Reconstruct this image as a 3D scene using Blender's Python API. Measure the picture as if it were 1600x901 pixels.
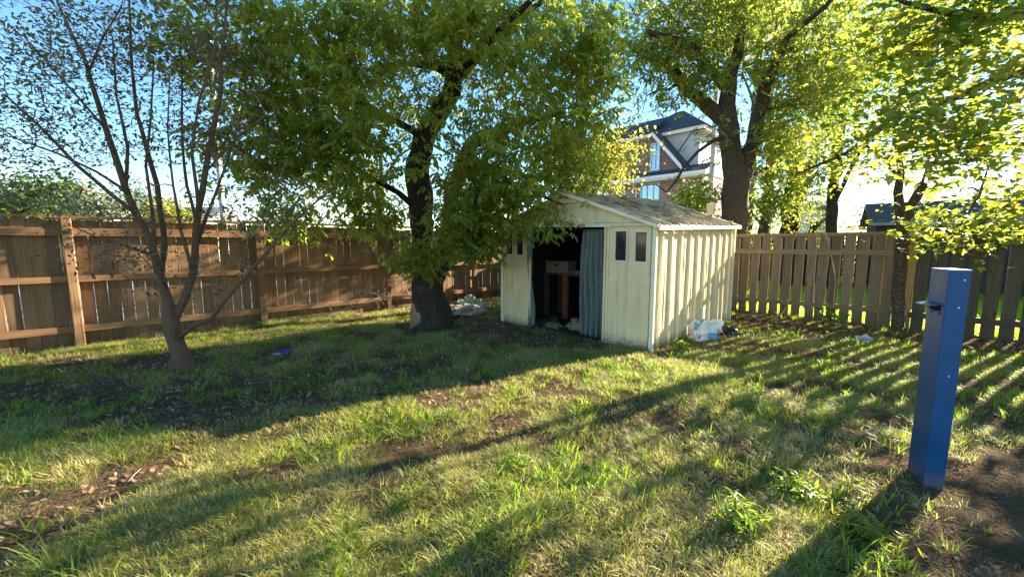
import bpy, math, random
import numpy as np
from mathutils import Vector, Matrix, noise as mnoise
R = math.radians
random.seed(7)
rng = np.random.default_rng(11)
scn = bpy.context.scene
for o in list(bpy.data.objects): bpy.data.objects.remove(o)

# ------------------------------------------------------------------ camera
CAM_H, FPX, CX, CY = 1.45, 618.0, 800.0, 450.5      # eye height, focal length in photo pixels, photo centre
PITCH = R(6.4165)
cd = bpy.data.cameras.new("camera"); cam = bpy.data.objects.new("camera", cd); scn.collection.objects.link(cam)
cd.sensor_width = 36; cd.lens = FPX / 1600 * 36; cd.clip_start = .05; cd.clip_end = 3000
cam.location = (0, 0, CAM_H); cam.rotation_euler = (math.pi / 2 - PITCH, 0, 0)
scn.camera = cam
# ------------------------------------------------------------------ sky, sun, exposure
SUN_AZ, SUN_EL = R(60), R(19.5)                       # azimuth from +Y towards +X
w = bpy.data.worlds.new("World"); scn.world = w; w.use_nodes = True
nt = w.node_tree; bg = nt.nodes['Background']
sky = nt.nodes.new('ShaderNodeTexSky'); sky.sky_type = 'NISHITA'; sky.sun_disc = False
sky.sun_elevation = SUN_EL; sky.sun_rotation = SUN_AZ
sky.air_density = 1.0; sky.dust_density = .05; sky.ozone_density = 2.0
hsv = nt.nodes.new('ShaderNodeHueSaturation'); hsv.inputs['Saturation'].default_value = 1.2; hsv.inputs['Hue'].default_value = .496
nt.links.new(sky.outputs[0], hsv.inputs['Color']); nt.links.new(hsv.outputs[0], bg.inputs[0]); bg.inputs[1].default_value = .066
sd = bpy.data.lights.new("sun", 'SUN'); sun = bpy.data.objects.new("sun", sd); scn.collection.objects.link(sun)
sd.energy = 5.0; sd.angle = R(.53); sd.color = (1, .89, .70)
S3 = Vector((math.sin(SUN_AZ) * math.cos(SUN_EL), math.cos(SUN_AZ) * math.cos(SUN_EL), math.sin(SUN_EL)))
sun.rotation_euler = S3.to_track_quat('Z', 'Y').to_euler(); sun.location = S3 * 40
vs = scn.view_settings; vs.view_transform = 'Standard'; vs.look = 'None'; vs.exposure = 2.55; vs.gamma = 1
scn.render.engine = 'CYCLES'
scn.cycles.max_bounces = 8; scn.cycles.transmission_bounces = 6; scn.cycles.transparent_max_bounces = 8
scn.render.resolution_x = 1024; scn.render.resolution_y = 576

# ------------------------------------------------------------------ helpers
_c, _s = math.cos(PITCH), math.sin(PITCH)
def G(u, v, z=0.0):                                   # point of the plane at height z seen at photo pixel (u, v)
    a, b = (u - CX) / FPX, (CY - v) / FPX
    t = (z - CAM_H) / (-_s + b * _c)
    return Vector((a * t, (_c + b * _s) * t, z))
def P(u, v, y):                                       # point at distance y seen at photo pixel (u, v)
    a, b = (u - CX) / FPX, (CY - v) / FPX
    t = y / (_c + b * _s)
    return Vector((a * t, y, CAM_H + (-_s + b * _c) * t))

def tag(o, label=None, cat=None, group=None, kind=None):
    for k, v in (('label', label), ('category', cat), ('group', group), ('kind', kind)):
        if v: o[k] = v
    return o
def empty(name, loc, rz=0.0, **kw):
    o = bpy.data.objects.new(name, None); scn.collection.objects.link(o)
    o.location = loc; o.rotation_euler = (0, 0, rz); o.empty_display_size = .2
    return tag(o, **kw)
def link(name, me, mat=None, parent=None, **kw):
    if mat is not None and not me.materials: me.materials.append(mat)
    o = bpy.data.objects.new(name, me); scn.collection.objects.link(o)
    if parent is not None: o.parent = parent
    return tag(o, **kw)

class MB:
    """collects shapes; build() links them as one mesh object"""
    def __init__(s): s.v = []; s.f = []
    def add(s, vs_, fs):
        n = len(s.v); s.v += [tuple(p) for p in vs_]; s.f += [tuple(i + n for i in f) for f in fs]; return s
    def box(s, x0, x1, y0, y1, z0, z1):
        return s.add([(x, y, z) for z in (z0, z1) for (x, y) in ((x0, y0), (x1, y0), (x1, y1), (x0, y1))],
                     [(0, 3, 2, 1), (4, 5, 6, 7), (0, 1, 5, 4), (1, 2, 6, 5), (2, 3, 7, 6), (3, 0, 4, 7)])
    def cbox(s, x0, x1, y0, y1, z0, z1, c=.004):      # box with chamfered long (z) edges
        ring = [(x0 + c, y0), (x1 - c, y0), (x1, y0 + c), (x1, y1 - c), (x1 - c, y1), (x0 + c, y1), (x0, y1 - c), (x0, y0 + c)]
        vs_ = [(x, y, z) for z in (z0, z1) for (x, y) in ring]
        fs = [tuple(range(7, -1, -1)), tuple(range(8, 16))] + [(i, (i + 1) % 8, 8 + (i + 1) % 8, 8 + i) for i in range(8)]
        return s.add(vs_, fs)
    def prism(s, poly, d):                            # poly: 3-D points of one face, d: extrusion vector
        n = len(poly); d = Vector(d)
        a = [Vector(p) for p in poly]; b = [p + d for p in a]
        return s.add(a + b, [tuple(range(n - 1, -1, -1)), tuple(range(n, 2 * n))] + [(i, (i + 1) % n, n + (i + 1) % n, n + i) for i in range(n)])
    def tube(s, pts, rad, sides=6, rough=0.0, cap=True, seed=0):
        pts = [Vector(p) for p in pts]; n = len(pts)
        if n < 2: return s
        base = len(s.v); up = Vector((0.13, 0.37, .92)); prev = None
        for i, p in enumerate(pts):
            t = (pts[min(i + 1, n - 1)] - pts[max(i - 1, 0)])
            if t.length < 1e-6: t = Vector((0, 0, 1))
            t.normalize()
            if prev is None:
                a = t.cross(up)
                if a.length < 1e-3: a = t.cross(Vector((1, 0, 0)))
            else: a = prev - t * prev.dot(t)
            a.normalize(); prev = a; b = t.cross(a)
            for k in range(sides):
                th = 2 * math.pi * k / sides
                r = rad[i]
                if rough:
                    q = p + (a * math.cos(th) + b * math.sin(th)) * r
                    r *= 1 + rough * (mnoise.noise(Vector((q.x * 5, q.y * 5, q.z * 1.1 + seed))) + .5 * mnoise.noise(Vector((q.x * 17, q.y * 17, q.z * 3 + seed))))
                s.v.append(tuple(p + (a * math.cos(th) + b * math.sin(th)) * r))
        for i in range(n - 1):
            for k in range(sides):
                k2 = (k + 1) % sides; o = base + i * sides
                s.f.append((o + k, o + k2, o + sides + k2, o + sides + k))
        if cap:
            s.f.append(tuple(base + (n - 1) * sides + k for k in range(sides)))
            s.f.append(tuple(base + k for k in range(sides - 1, -1, -1)))
        return s
    def grid(s, fn, nu, nv, thick=0):
        base = len(s.v)
        for j in range(nv + 1):
            for i in range(nu + 1): s.v.append(tuple(fn(i / nu, j / nv)))
        for j in range(nv):
            for i in range(nu):
                a = base + j * (nu + 1) + i; s.f.append((a, a + 1, a + nu + 2, a + nu + 1))
        return s
    def mesh(s, name, smooth=False, warp=None):
        me = bpy.data.meshes.new(name)
        v = s.v if warp is None else [warp(p) for p in s.v]
        me.from_pydata(v, [], s.f); me.update()
        if smooth: me.polygons.foreach_set('use_smooth', [True] * len(me.polygons))
        return me
    def build(s, name, mat, parent=None, smooth=False, warp=None, off=None, **kw):
        if off is not None: warp = lambda p: (p[0] - off[0], p[1] - off[1], p[2] - off[2])
        return link(name, s.mesh(name, smooth, warp), mat, parent, **kw)

def np_mesh(name, V, F, tone=None, smooth=False):     # V (n,3); F (m,k) same-size polygons
    me = bpy.data.meshes.new(name); m, k = F.shape
    me.vertices.add(len(V)); me.vertices.foreach_set('co', np.asarray(V, np.float32).ravel())
    me.loops.add(m * k); me.loops.foreach_set('vertex_index', F.astype(np.int32).ravel())
    me.polygons.add(m); me.polygons.foreach_set('loop_start', np.arange(0, m * k, k, dtype=np.int32))
    if smooth: me.polygons.foreach_set('use_smooth', np.ones(m, bool))
    if tone is not None:
        a = me.attributes.new('tone', 'FLOAT', 'POINT'); a.data.foreach_set('value', np.asarray(tone, np.float32))
    me.update(calc_edges=True)
    return me

def lattice(ix, iy, seed):
    h = (ix.astype(np.int64) * 374761393 + iy.astype(np.int64) * 668265263 + seed * 982451653) & 0x7fffffff
    h = ((h ^ (h >> 13)) * 1274126177) & 0x7fffffff
    return ((h ^ (h >> 16)) & 0xffff) / 65535.0
def vnoise(x, y, seed=0):
    ix, iy = np.floor(x), np.floor(y); fx, fy = x - ix, y - iy
    fx = fx * fx * (3 - 2 * fx); fy = fy * fy * (3 - 2 * fy)
    a, b, c, d = lattice(ix, iy, seed), lattice(ix + 1, iy, seed), lattice(ix, iy + 1, seed), lattice(ix + 1, iy + 1, seed)
    return (a * (1 - fx) + b * fx) * (1 - fy) + (c * (1 - fx) + d * fx) * fy
def fbm(x, y, seed=0, o=4):
    t = 0; amp = .5; k = 0
    for i in range(o): t = t + amp * vnoise(x * 2 ** i, y * 2 ** i, seed + i); k += amp; amp *= .55
    return t / k
def ground_z(x, y):
    x = np.asarray(x, float); y = np.asarray(y, float)
    return (fbm(x * 1.1 + 40, y * 1.1 + 90, 3, 3) - .5) * .09 + (fbm(x * 5 + 9, y * 5 + 3, 8, 2) - .5) * .03
def gz(x, y): return float(ground_z(np.array([x]), np.array([y]))[0])

# ------------------------------------------------------------------ materials
def newmat(name):
    m = bpy.data.materials.new(name); m.use_nodes = True
    n = m.node_tree.nodes; l = m.node_tree.links; b = n['Principled BSDF']
    b.inputs['Specular IOR Level'].default_value = .3
    return m, n, l, b
def ramp(n, stops):
    r = n.new('ShaderNodeValToRGB'); e = r.color_ramp.elements
    while len(e) < len(stops): e.new(.5)
    for i, (p, c) in enumerate(stops): e[i].position = p; e[i].color = (*c, 1)
    return r
def noise_tex(n, l, vec, scale, detail=5, rough=.6, sc=None):
    t = n.new('ShaderNodeTexNoise'); t.inputs['Scale'].default_value = scale
    t.inputs['Detail'].default_value = detail; t.inputs['Roughness'].default_value = rough
    if sc:
        mp = n.new('ShaderNodeMapping'); mp.inputs['Scale'].default_value = sc; l.new(vec, mp.inputs[0]); vec = mp.outputs[0]
    l.new(vec, t.inputs['Vector']); return t
def math_node(n, l, op, a, b=None, clamp=False):
    m = n.new('ShaderNodeMath'); m.operation = op; m.use_clamp = clamp
    for i, q in enumerate((a, b)):
        if q is None: continue
        if isinstance(q, (int, float)): m.inputs[i].default_value = q
        else: l.new(q, m.inputs[i])
    return m.outputs[0]
def mix_col(n, l, fac, a, b, mode='MIX'):
    m = n.new('ShaderNodeMix'); m.data_type = 'RGBA'; m.blend_type = mode
    for i, q in ((0, fac), (6, a), (7, b)):
        if isinstance(q, (int, float)): m.inputs[i].default_value = q
        elif isinstance(q, tuple): m.inputs[i].default_value = (*q, 1)
        else: l.new(q, m.inputs[i])
    return m.outputs[2]
def bump(n, l, b, h, strength=.4, dist=.01):
    q = n.new('ShaderNodeBump'); q.inputs['Strength'].default_value = strength; q.inputs['Distance'].default_value = dist
    l.new(h, q.inputs['Height']); l.new(q.outputs[0], b.inputs['Normal'])

def m_plain(name, col, rough=.6, var=.15, scale=8, metal=0, bumps=0):
    m, n, l, b = newmat(name); tc = n.new('ShaderNodeTexCoord')
    t = noise_tex(n, l, tc.outputs['Object'], scale)
    r = ramp(n, [(.3, tuple(c * (1 - var) for c in col)), (.7, tuple(min(1, c * (1 + var)) for c in col))])
    l.new(t.outputs['Fac'], r.inputs[0]); l.new(r.outputs[0], b.inputs['Base Color'])
    b.inputs['Roughness'].default_value = rough; b.inputs['Metallic'].default_value = metal
    if bumps: bump(n, l, b, t.outputs['Fac'], bumps)
    return m
def m_wood(name, dark, light, axis=2, grey=None, rnd=.5, stain=.5):
    m, n, l, b = newmat(name); tc = n.new('ShaderNodeTexCoord'); oi = n.new('ShaderNodeObjectInfo')
    off = n.new('ShaderNodeVectorMath'); off.operation = 'ADD'; sc = n.new('ShaderNodeVectorMath'); sc.operation = 'SCALE'
    l.new(oi.outputs['Location'], sc.inputs[0]); sc.inputs['Scale'].default_value = 3.7
    l.new(tc.outputs['Object'], off.inputs[0]); l.new(sc.outputs[0], off.inputs[1]); v = off.outputs[0]
    s1 = [55, 55, 55]; s1[axis] = 1.6
    s2 = [5, 5, 5]; s2[axis] = 1.2
    g = noise_tex(n, l, v, 1, 6, .65, s1); big = noise_tex(n, l, v, 1, 4, .6, s2)
    r = ramp(n, [(.32, dark), (.72, light)]); l.new(g.outputs['Fac'], r.inputs[0])
    c = r.outputs[0]
    if grey: 
        rr = ramp(n, [(.4, (0, 0, 0)), (.68, (1, 1, 1))]); l.new(big.outputs['Fac'], rr.inputs[0])
        f = math_node(n, l, 'MULTIPLY', rr.outputs[0], stain); c = mix_col(n, l, f, c, grey)
    k = math_node(n, l, 'ADD', math_node(n, l, 'MULTIPLY', oi.outputs['Random'], rnd), 1 - rnd * .5)
    hv = n.new('ShaderNodeHueSaturation'); l.new(k, hv.inputs['Value']); l.new(c, hv.inputs['Color'])
    # knots
    kn = n.new('ShaderNodeTexVoronoi'); kn.inputs['Scale'].default_value = 1; s3 = [7, 7, 7]; s3[axis] = 2.2
    mp = n.new('ShaderNodeMapping'); mp.inputs['Scale'].default_value = s3; l.new(v, mp.inputs[0]); l.new(mp.outputs[0], kn.inputs['Vector'])
    kr = ramp(n, [(.06, (.35, .25, .2)), (.13, (1, 1, 1))]); l.new(kn.outputs['Distance'], kr.inputs[0])
    c2 = mix_col(n, l, .8, hv.outputs[0], kr.outputs[0], 'MULTIPLY')
    if axis == 2:
        sp = n.new('ShaderNodeSeparateXYZ'); l.new(tc.outputs['Object'], sp.inputs[0])
        hh = math_node(n, l, 'SUBTRACT', math_node(n, l, 'MULTIPLY', big.outputs['Fac'], .5), sp.outputs['Z'])
        hr = ramp(n, [(.0, (0, 0, 0)), (.22, (1, 1, 1))]); l.new(hh, hr.inputs[0])
        c2 = mix_col(n, l, math_node(n, l, 'MULTIPLY', hr.outputs[0], .55), c2, (.06, .05, .03))
    l.new(c2, b.inputs['Base Color']); b.inputs['Roughness'].default_value = .8
    bump(n, l, b, g.outputs['Fac'], .35, .004)
    return m
def m_leaf(name, cols, trans, tfac=.5, rough=.45, autumn=None):
    """cols: three base colours by per-leaf tone, trans: colour of light coming through"""
    m, n, l, b = newmat(name)
    at = n.new('ShaderNodeAttribute'); at.attribute_name = 'tone'
    ge = n.new('ShaderNodeNewGeometry'); big = noise_tex(n, l, ge.outputs['Position'], 1.3, 3)
    t = math_node(n, l, 'ADD', at.outputs['Fac'], math_node(n, l, 'MULTIPLY', math_node(n, l, 'SUBTRACT', big.outputs['Fac'], .5), .9), True)
    st = [(.1, cols[0]), (.5, cols[1]), (.88, cols[2])]
    if autumn: st.append((.97, autumn))
    r = ramp(n, st); l.new(t, r.inputs[0]); l.new(r.outputs[0], b.inputs['Base Color'])
    b.inputs['Roughness'].default_value = rough; b.inputs['Specular IOR Level'].default_value = .5
    tr = n.new('ShaderNodeBsdfTranslucent')
    st2 = [(.1, trans[0]), (.8, trans[1])]
    if autumn: st2.append((.97, tuple(min(1, c * 1.8) for c in autumn)))
    r2 = ramp(n, st2); l.new(t, r2.inputs[0]); l.new(r2.outputs[0], tr.inputs['Color'])
    mx = n.new('ShaderNodeMixShader'); mx.inputs[0].default_value = tfac
    l.new(b.outputs[0], mx.inputs[1]); l.new(tr.outputs[0], mx.inputs[2])
    l.new(mx.outputs[0], n['Material Output'].inputs[0])
    return m
def m_bark(name, dark, light, scale=1.0):
    m, n, l, b = newmat(name); tc = n.new('ShaderNodeTexCoord')
    g = noise_tex(n, l, tc.outputs['Object'], 1, 7, .7, (30 * scale, 30 * scale, 6 * scale))
    v = n.new('ShaderNodeTexVoronoi'); v.feature = 'DISTANCE_TO_EDGE'; mp = n.new('ShaderNodeMapping'); mp.inputs['Scale'].default_value = (26 * scale, 26 * scale, 5 * scale)
    dn = noise_tex(n, l, tc.outputs['Object'], 6, 3); ad = n.new('ShaderNodeVectorMath'); ad.operation = 'MULTIPLY_ADD'
    l.new(dn.outputs['Color'], ad.inputs[0]); ad.inputs[1].default_value = (.15, .15, .15); l.new(tc.outputs['Object'], ad.inputs[2])
    l.new(ad.outputs[0], mp.inputs[0]); l.new(mp.outputs[0], v.inputs['Vector'])
    vr = ramp(n, [(.0, (0, 0, 0)), (.35, (1, 1, 1))]); l.new(v.outputs['Distance'], vr.inputs[0])
    h = math_node(n, l, 'MULTIPLY', math_node(n, l, 'ADD', g.outputs['Fac'], .3), vr.outputs[0])
    r = ramp(n, [(.1, dark), (.75, light)]); l.new(h, r.inputs[0]); l.new(r.outputs[0], b.inputs['Base Color'])
    b.inputs['Roughness'].default_value = .9; bump(n, l, b, h, 1.0, .03)
    return m
M = {}
M['bark'] = m_bark('bark_dark', (.03, .02, .014), (.22, .16, .11), .7)
M['bark_r'] = m_bark('bark_grey', (.05, .036, .025), (.36, .27, .19), .62)
M['bark_s'] = m_bark('bark_smooth', (.28, .15, .09), (.58, .37, .24), 1.5)
M['twig'] = m_plain('twig_bark', (.12, .085, .06), .9, .4, 20)
M['twig_pale'] = m_plain('twig_pale', (.34, .24, .18), .9, .25, 20)
M['wood_inner'] = m_wood('stripped_wood', (.16, .1, .055), (.42, .3, .18), 2, None, .1)
M['f_left'] = m_wood('fence_cedar', (.16, .078, .035), (.36, .205, .10), 2, (.19, .12, .065), .55, .6)
M['f_left_rail'] = m_wood('fence_cedar_rail', (.17, .08, .035), (.34, .18, .085), 0, (.25, .14, .08), .3, .5)
M['f_right'] = m_wood('fence_weathered', (.085, .06, .04), (.24, .175, .115), 2, (.15, .13, .08), .6, .7)
M['f_right_rail'] = m_wood('fence_weathered_rail', (.12, .09, .055), (.27, .205, .13), 0, (.19, .18, .08), .3, .7)
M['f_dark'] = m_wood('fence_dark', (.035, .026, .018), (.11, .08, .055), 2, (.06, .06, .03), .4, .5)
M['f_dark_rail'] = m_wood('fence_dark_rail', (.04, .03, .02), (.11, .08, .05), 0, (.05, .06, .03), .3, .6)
M['post_new'] = m_wood('post_orange', (.3, .16, .07), (.5, .3, .14), 2, None, .1)
M['leaf_c'] = m_leaf('leaf_elder', ((.075, .11, .03), (.12, .165, .035), (.2, .24, .05)), ((.40, .50, .05), (.78, .76, .09)), .58, .36, (.32, .22, .04))
M['leaf_r'] = m_leaf('leaf_yellow_green', ((.06, .1, .03), (.11, .155, .035), (.2, .22, .05)), ((.28, .42, .05), (.62, .66, .09)), .52, .45, (.35, .2, .04))
M['leaf_o'] = m_leaf('leaf_maple', ((.05, .08, .025), (.08, .125, .03), (.16, .19, .035)), ((.22, .33, .04), (.60, .64, .07)), .55, .4, (.5, .3, .03))
M['leaf_s'] = m_leaf('leaf_plum', ((.06, .065, .045), (.10, .10, .05), (.18, .15, .07)), ((.14, .16, .07), (.42, .38, .12)), .4, .33, (.34, .17, .08))
M['leaf_g'] = m_leaf('leaf_greygreen', ((.06, .085, .055), (.09, .12, .07), (.15, .18, .09)), ((.2, .28, .12), (.4, .45, .2)), .5, .5)
M['leaf_d'] = m_leaf('leaf_dark', ((.02, .04, .015), (.04, .075, .02), (.08, .12, .03)), ((.1, .2, .03), (.3, .4, .05)), .4, .5)
M['leaf_w'] = m_leaf('leaf_weed', ((.06, .14, .02), (.10, .2, .03), (.16, .26, .04)), ((.25, .45, .03), (.5, .65, .05)), .5, .4)
def m_grass(name, cols, trans, tfac=.4):
    m, n, l, b = newmat(name); oi = n.new('ShaderNodeObjectInfo'); ge = n.new('ShaderNodeNewGeometry')
    big = noise_tex(n, l, ge.outputs['Position'], 1.6, 6, .7); at = n.new('ShaderNodeAttribute'); at.attribute_name = 'tone'
    t = math_node(n, l, 'ADD', math_node(n, l, 'MULTIPLY', oi.outputs['Random'], .35), math_node(n, l, 'MULTIPLY', at.outputs['Fac'], .35))
    t = math_node(n, l, 'ADD', t, math_node(n, l, 'MULTIPLY', math_node(n, l, 'SUBTRACT', big.outputs['Fac'], .35), 1.0), True)
    r = ramp(n, [(.1 + .8 * i / (len(cols) - 1), c) for i, c in enumerate(cols)]); l.new(t, r.inputs[0]); l.new(r.outputs[0], b.inputs['Base Color'])
    r2 = ramp(n, [(.1 + .8 * i / (len(trans) - 1), c) for i, c in enumerate(trans)]); l.new(t, r2.inputs[0])
    b.inputs['Roughness'].default_value = .5 if 'grass' in name else .9; b.inputs['Specular IOR Level'].default_value = .3 if 'grass' in name else .05; tr = n.new('ShaderNodeBsdfTranslucent'); l.new(r2.outputs[0], tr.inputs['Color'])
    mx = n.new('ShaderNodeMixShader'); mx.inputs[0].default_value = tfac
    l.new(b.outputs[0], mx.inputs[1]); l.new(tr.outputs[0], mx.inputs[2]); l.new(mx.outputs[0], n['Material Output'].inputs[0])
    return m
M['grass'] = m_grass('grass_short', ((.12, .14, .03), (.27, .255, .06), (.46, .38, .16), (.56, .44, .24)), ((.3, .5, .03), (.5, .6, .06), (.6, .58, .15), (.6, .5, .25)))
M['grass_tall'] = m_grass('grass_tall', ((.10, .145, .025), (.15, .205, .035), (.25, .27, .05)), ((.25, .5, .03), (.4, .6, .04), (.6, .7, .06)), .5)
M['straw'] = m_grass('straw', ((.10, .065, .035), (.19, .13, .072), (.28, .2, .115)), ((.3, .22, .12), (.4, .3, .18), (.5, .4, .25)), .25)
M['dead_leaf'] = m_grass('dead_leaf', ((.1, .055, .03), (.2, .11, .06), (.34, .21, .13), (.45, .33, .22)), ((.15, .08, .04), (.25, .14, .07), (.35, .2, .1), (.4, .3, .15)), .2)

M['grass_sun'] = m_grass('grass_sunny', ((.14, .22, .02), (.2, .28, .03), (.28, .33, .04)), ((.6, .8, .03), (.75, .85, .05), (.85, .9, .08)), .6)  # brighter, yellower grass: low sunlight put into the colour
def m_ground():
    m, n, l, b = newmat('soil_and_thatch'); ge = n.new('ShaderNodeNewGeometry'); v = ge.outputs['Position']
    a = noise_tex(n, l, v, 1.1, 6, .6); f = noise_tex(n, l, v, 45, 5, .75); st = noise_tex(n, l, v, 1, 4, .7, (160, 22, 30)); st2 = noise_tex(n, l, v, 1, 4, .7, (20, 150, 30))
    r1 = ramp(n, [(.35, (.11, .076, .052)), (.65, (.28, .205, .14))]); l.new(f.outputs['Fac'], r1.inputs[0])
    r2 = ramp(n, [(.4, (.12, .09, .045)), (.68, (.30, .22, .125))]); l.new(st.outputs['Fac'], r2.inputs[0])
    r3 = ramp(n, [(.4, (0, 0, 0)), (.6, (1, 1, 1))]); l.new(a.outputs['Fac'], r3.inputs[0])
    c = mix_col(n, l, r3.outputs[0], r1.outputs[0], r2.outputs[0])
    l.new(c, b.inputs['Base Color']); b.inputs['Roughness'].default_value = 1; b.inputs['Specular IOR Level'].default_value = 0
    h = math_node(n, l, 'ADD', f.outputs['Fac'], math_node(n, l, 'ADD', st.outputs['Fac'], st2.outputs['Fac']))
    bump(n, l, b, h, .8, .02); return m
M['ground'] = m_ground()
M['lawn2'] = m_plain('neighbour_turf', (.26, .36, .03), .9, .3, 3)
M['concrete'] = m_plain('pale_concrete', (.24, .235, .24), .8, .1, 3)

def m_shed(name='cream_painted_steel', rust_top=False):
    m, n, l, b = newmat(name); tc = n.new('ShaderNodeTexCoord'); v = tc.outputs['Object']
    a = noise_tex(n, l, v, 3, 6, .65); f = noise_tex(n, l, v, 25, 4, .7); st = noise_tex(n, l, v, 1, 5, .6, (14, 14, 1.0))
    r = ramp(n, [(.3, (.72, .57, .33)), (.7, (.82, .67, .41))]); l.new(a.outputs['Fac'], r.inputs[0])
    sr = ramp(n, [(.30, (.62, .56, .42)), (.5, (1, 1, 1))]); l.new(st.outputs['Fac'], sr.inputs[0])
    c = mix_col(n, l, .45, r.outputs[0], sr.outputs[0], 'MULTIPLY')
    # rust and dirt on the lowest hand's breadth, where rain splashes soil
    sp = n.new('ShaderNodeSeparateXYZ'); l.new(v, sp.inputs[0])
    hgt = math_node(n, l, 'SUBTRACT', math_node(n, l, 'MULTIPLY', f.outputs['Fac'], .42), sp.outputs['Z'])
    hr = ramp(n, [(.06, (0, 0, 0)), (.2, (1, 1, 1))]); l.new(hgt, hr.inputs[0])
    c = mix_col(n, l, math_node(n, l, 'MULTIPLY', hr.outputs[0], .75), c, (.13, .1, .07))
    fr = ramp(n, [(.72, (0, 0, 0)), (.76, (1, 1, 1))]); l.new(f.outputs['Fac'], fr.inputs[0])
    c = mix_col(n, l, math_node(n, l, 'MULTIPLY', fr.outputs[0], .6), c, (.22, .11, .05))
    l.new(c, b.inputs['Base Color']); b.inputs['Roughness'].default_value = .45; bump(n, l, b, a.outputs['Fac'], .5, .04)
    return m
M['shed'] = m_shed()
M['trim'] = m_plain('white_trim', (.80, .72, .52), .45, .1, 6)
def m_roof():
    m, n, l, b = newmat('rusted_roof'); tc = n.new('ShaderNodeTexCoord'); v = tc.outputs['Object']
    a = noise_tex(n, l, v, 7, 7, .7, (1, .35, 1)); f = noise_tex(n, l, v, 40, 4, .7)
    r = ramp(n, [(.3, (.14, .07, .035)), (.42, (.36, .23, .12)), (.55, (.58, .46, .28)), (.75, (.66, .58, .4))]); l.new(a.outputs['Fac'], r.inputs[0])
    c = mix_col(n, l, .5, r.outputs[0], f.outputs['Fac'], 'MULTIPLY'); c = mix_col(n, l, .6, c, r.outputs[0])
    l.new(c, b.inputs['Base Color']); b.inputs['Roughness'].default_value = .7; bump(n, l, b, f.outputs['Fac'], .4, .01); return m
M['roof'] = m_roof()
M['shade_lining'] = m_wood('shade_dark_lining', (.012, .009, .007), (.035, .027, .022), 2, None, .4)  # near-black colour stands in for the shade inside the shed
def m_glass(name, col=(.02, .025, .03)):
    m, n, l, b = newmat(name); b.inputs['Base Color'].default_value = (*col, 1); b.inputs['Roughness'].default_value = .08
    b.inputs['Specular IOR Level'].default_value = .5; return m
M['pane_dark'] = m_glass('pane_dark'); M['pane_sky'] = m_glass('pane_reflective', (.25, .4, .5)); M['pane_sky'].node_tree.nodes['Principled BSDF'].inputs['Metallic'].default_value = .6
def m_brick():
    m, n, l, b = newmat('red_brick'); tc = n.new('ShaderNodeTexCoord')
    mp = n.new('ShaderNodeMapping'); mp.inputs['Rotation'].default_value = (R(90), 0, 0); l.new(tc.outputs['Object'], mp.inputs[0])
    t = n.new('ShaderNodeTexBrick'); l.new(mp.outputs[0], t.inputs['Vector']); t.inputs['Scale'].default_value = 4.2
    t.inputs['Color1'].default_value = (.27, .145, .115, 1); t.inputs['Color2'].default_value = (.21, .11, .09, 1); t.inputs['Mortar'].default_value = (.34, .29, .26, 1)
    t.inputs['Mortar Size'].default_value = .015; t.inputs['Brick Width'].default_value = .9; t.inputs['Row Height'].default_value = .32
    l.new(t.outputs['Color'], b.inputs['Base Color']); b.inputs['Roughness'].default_value = .85; return m
M['brick'] = m_brick()
M['stucco'] = m_plain('white_stucco', (.46, .46, .47), .8, .05, 5)
M['shingle'] = m_plain('dark_shingles', (.055, .055, .07), .8, .3, 40, 0, .3)
M['shingle_g'] = m_plain('grey_shingles', (.2, .2, .21), .85, .2, 40, 0, .3)
M['white'] = m_plain('white_paint', (.78, .78, .76), .5, .04, 5)
def m_bluepaint():
    m, n, l, b = newmat('blue_paint'); tc = n.new('ShaderNodeTexCoord'); v = tc.outputs['Object']
    a = noise_tex(n, l, v, 5, 6, .7); f = noise_tex(n, l, v, 38, 4, .65)
    r = ramp(n, [(.3, (.003, .055, .16)), (.7, (.007, .078, .22))]); l.new(a.outputs['Fac'], r.inputs[0])
    ch = ramp(n, [(.70, (0, 0, 0)), (.72, (1, 1, 1))]); l.new(f.outputs['Fac'], ch.inputs[0])
    c = mix_col(n, l, math_node(n, l, 'MULTIPLY', ch.outputs[0], .6), r.outputs[0], (.2, .24, .28))
    sp = n.new('ShaderNodeSeparateXYZ'); l.new(v, sp.inputs[0]); h = math_node(n, l, 'SUBTRACT', math_node(n, l, 'MULTIPLY', a.outputs['Fac'], .3), sp.outputs['Z'])
    hr = ramp(n, [(.0, (0, 0, 0)), (.12, (1, 1, 1))]); l.new(h, hr.inputs[0]); c = mix_col(n, l, math_node(n, l, 'MULTIPLY', hr.outputs[0], .6), c, (.12, .1, .08))
    l.new(c, b.inputs['Base Color']); rr_ = ramp(n, [(.3, (.3, .3, .3)), (.7, (.5, .5, .5))]); l.new(a.outputs['Fac'], rr_.inputs[0]); l.new(rr_.outputs[0], b.inputs['Roughness'])
    b.inputs['Specular IOR Level'].default_value = .32; bump(n, l, b, a.outputs['Fac'], .15, .01); return m
M['blue'] = m_bluepaint()
M['blue_edge'] = m_plain('scratched_blue_edge', (.20, .30, .42), .5, .3, 30)
M['black'] = m_plain('black_hole', (.006, .006, .007), .9, .1)
M['pole'] = m_plain('pale_concrete_pole', (.45, .43, .4), .8, .1, 6)
M['cable'] = m_plain('black_cable', (.02, .02, .022), .6, .1)

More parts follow.
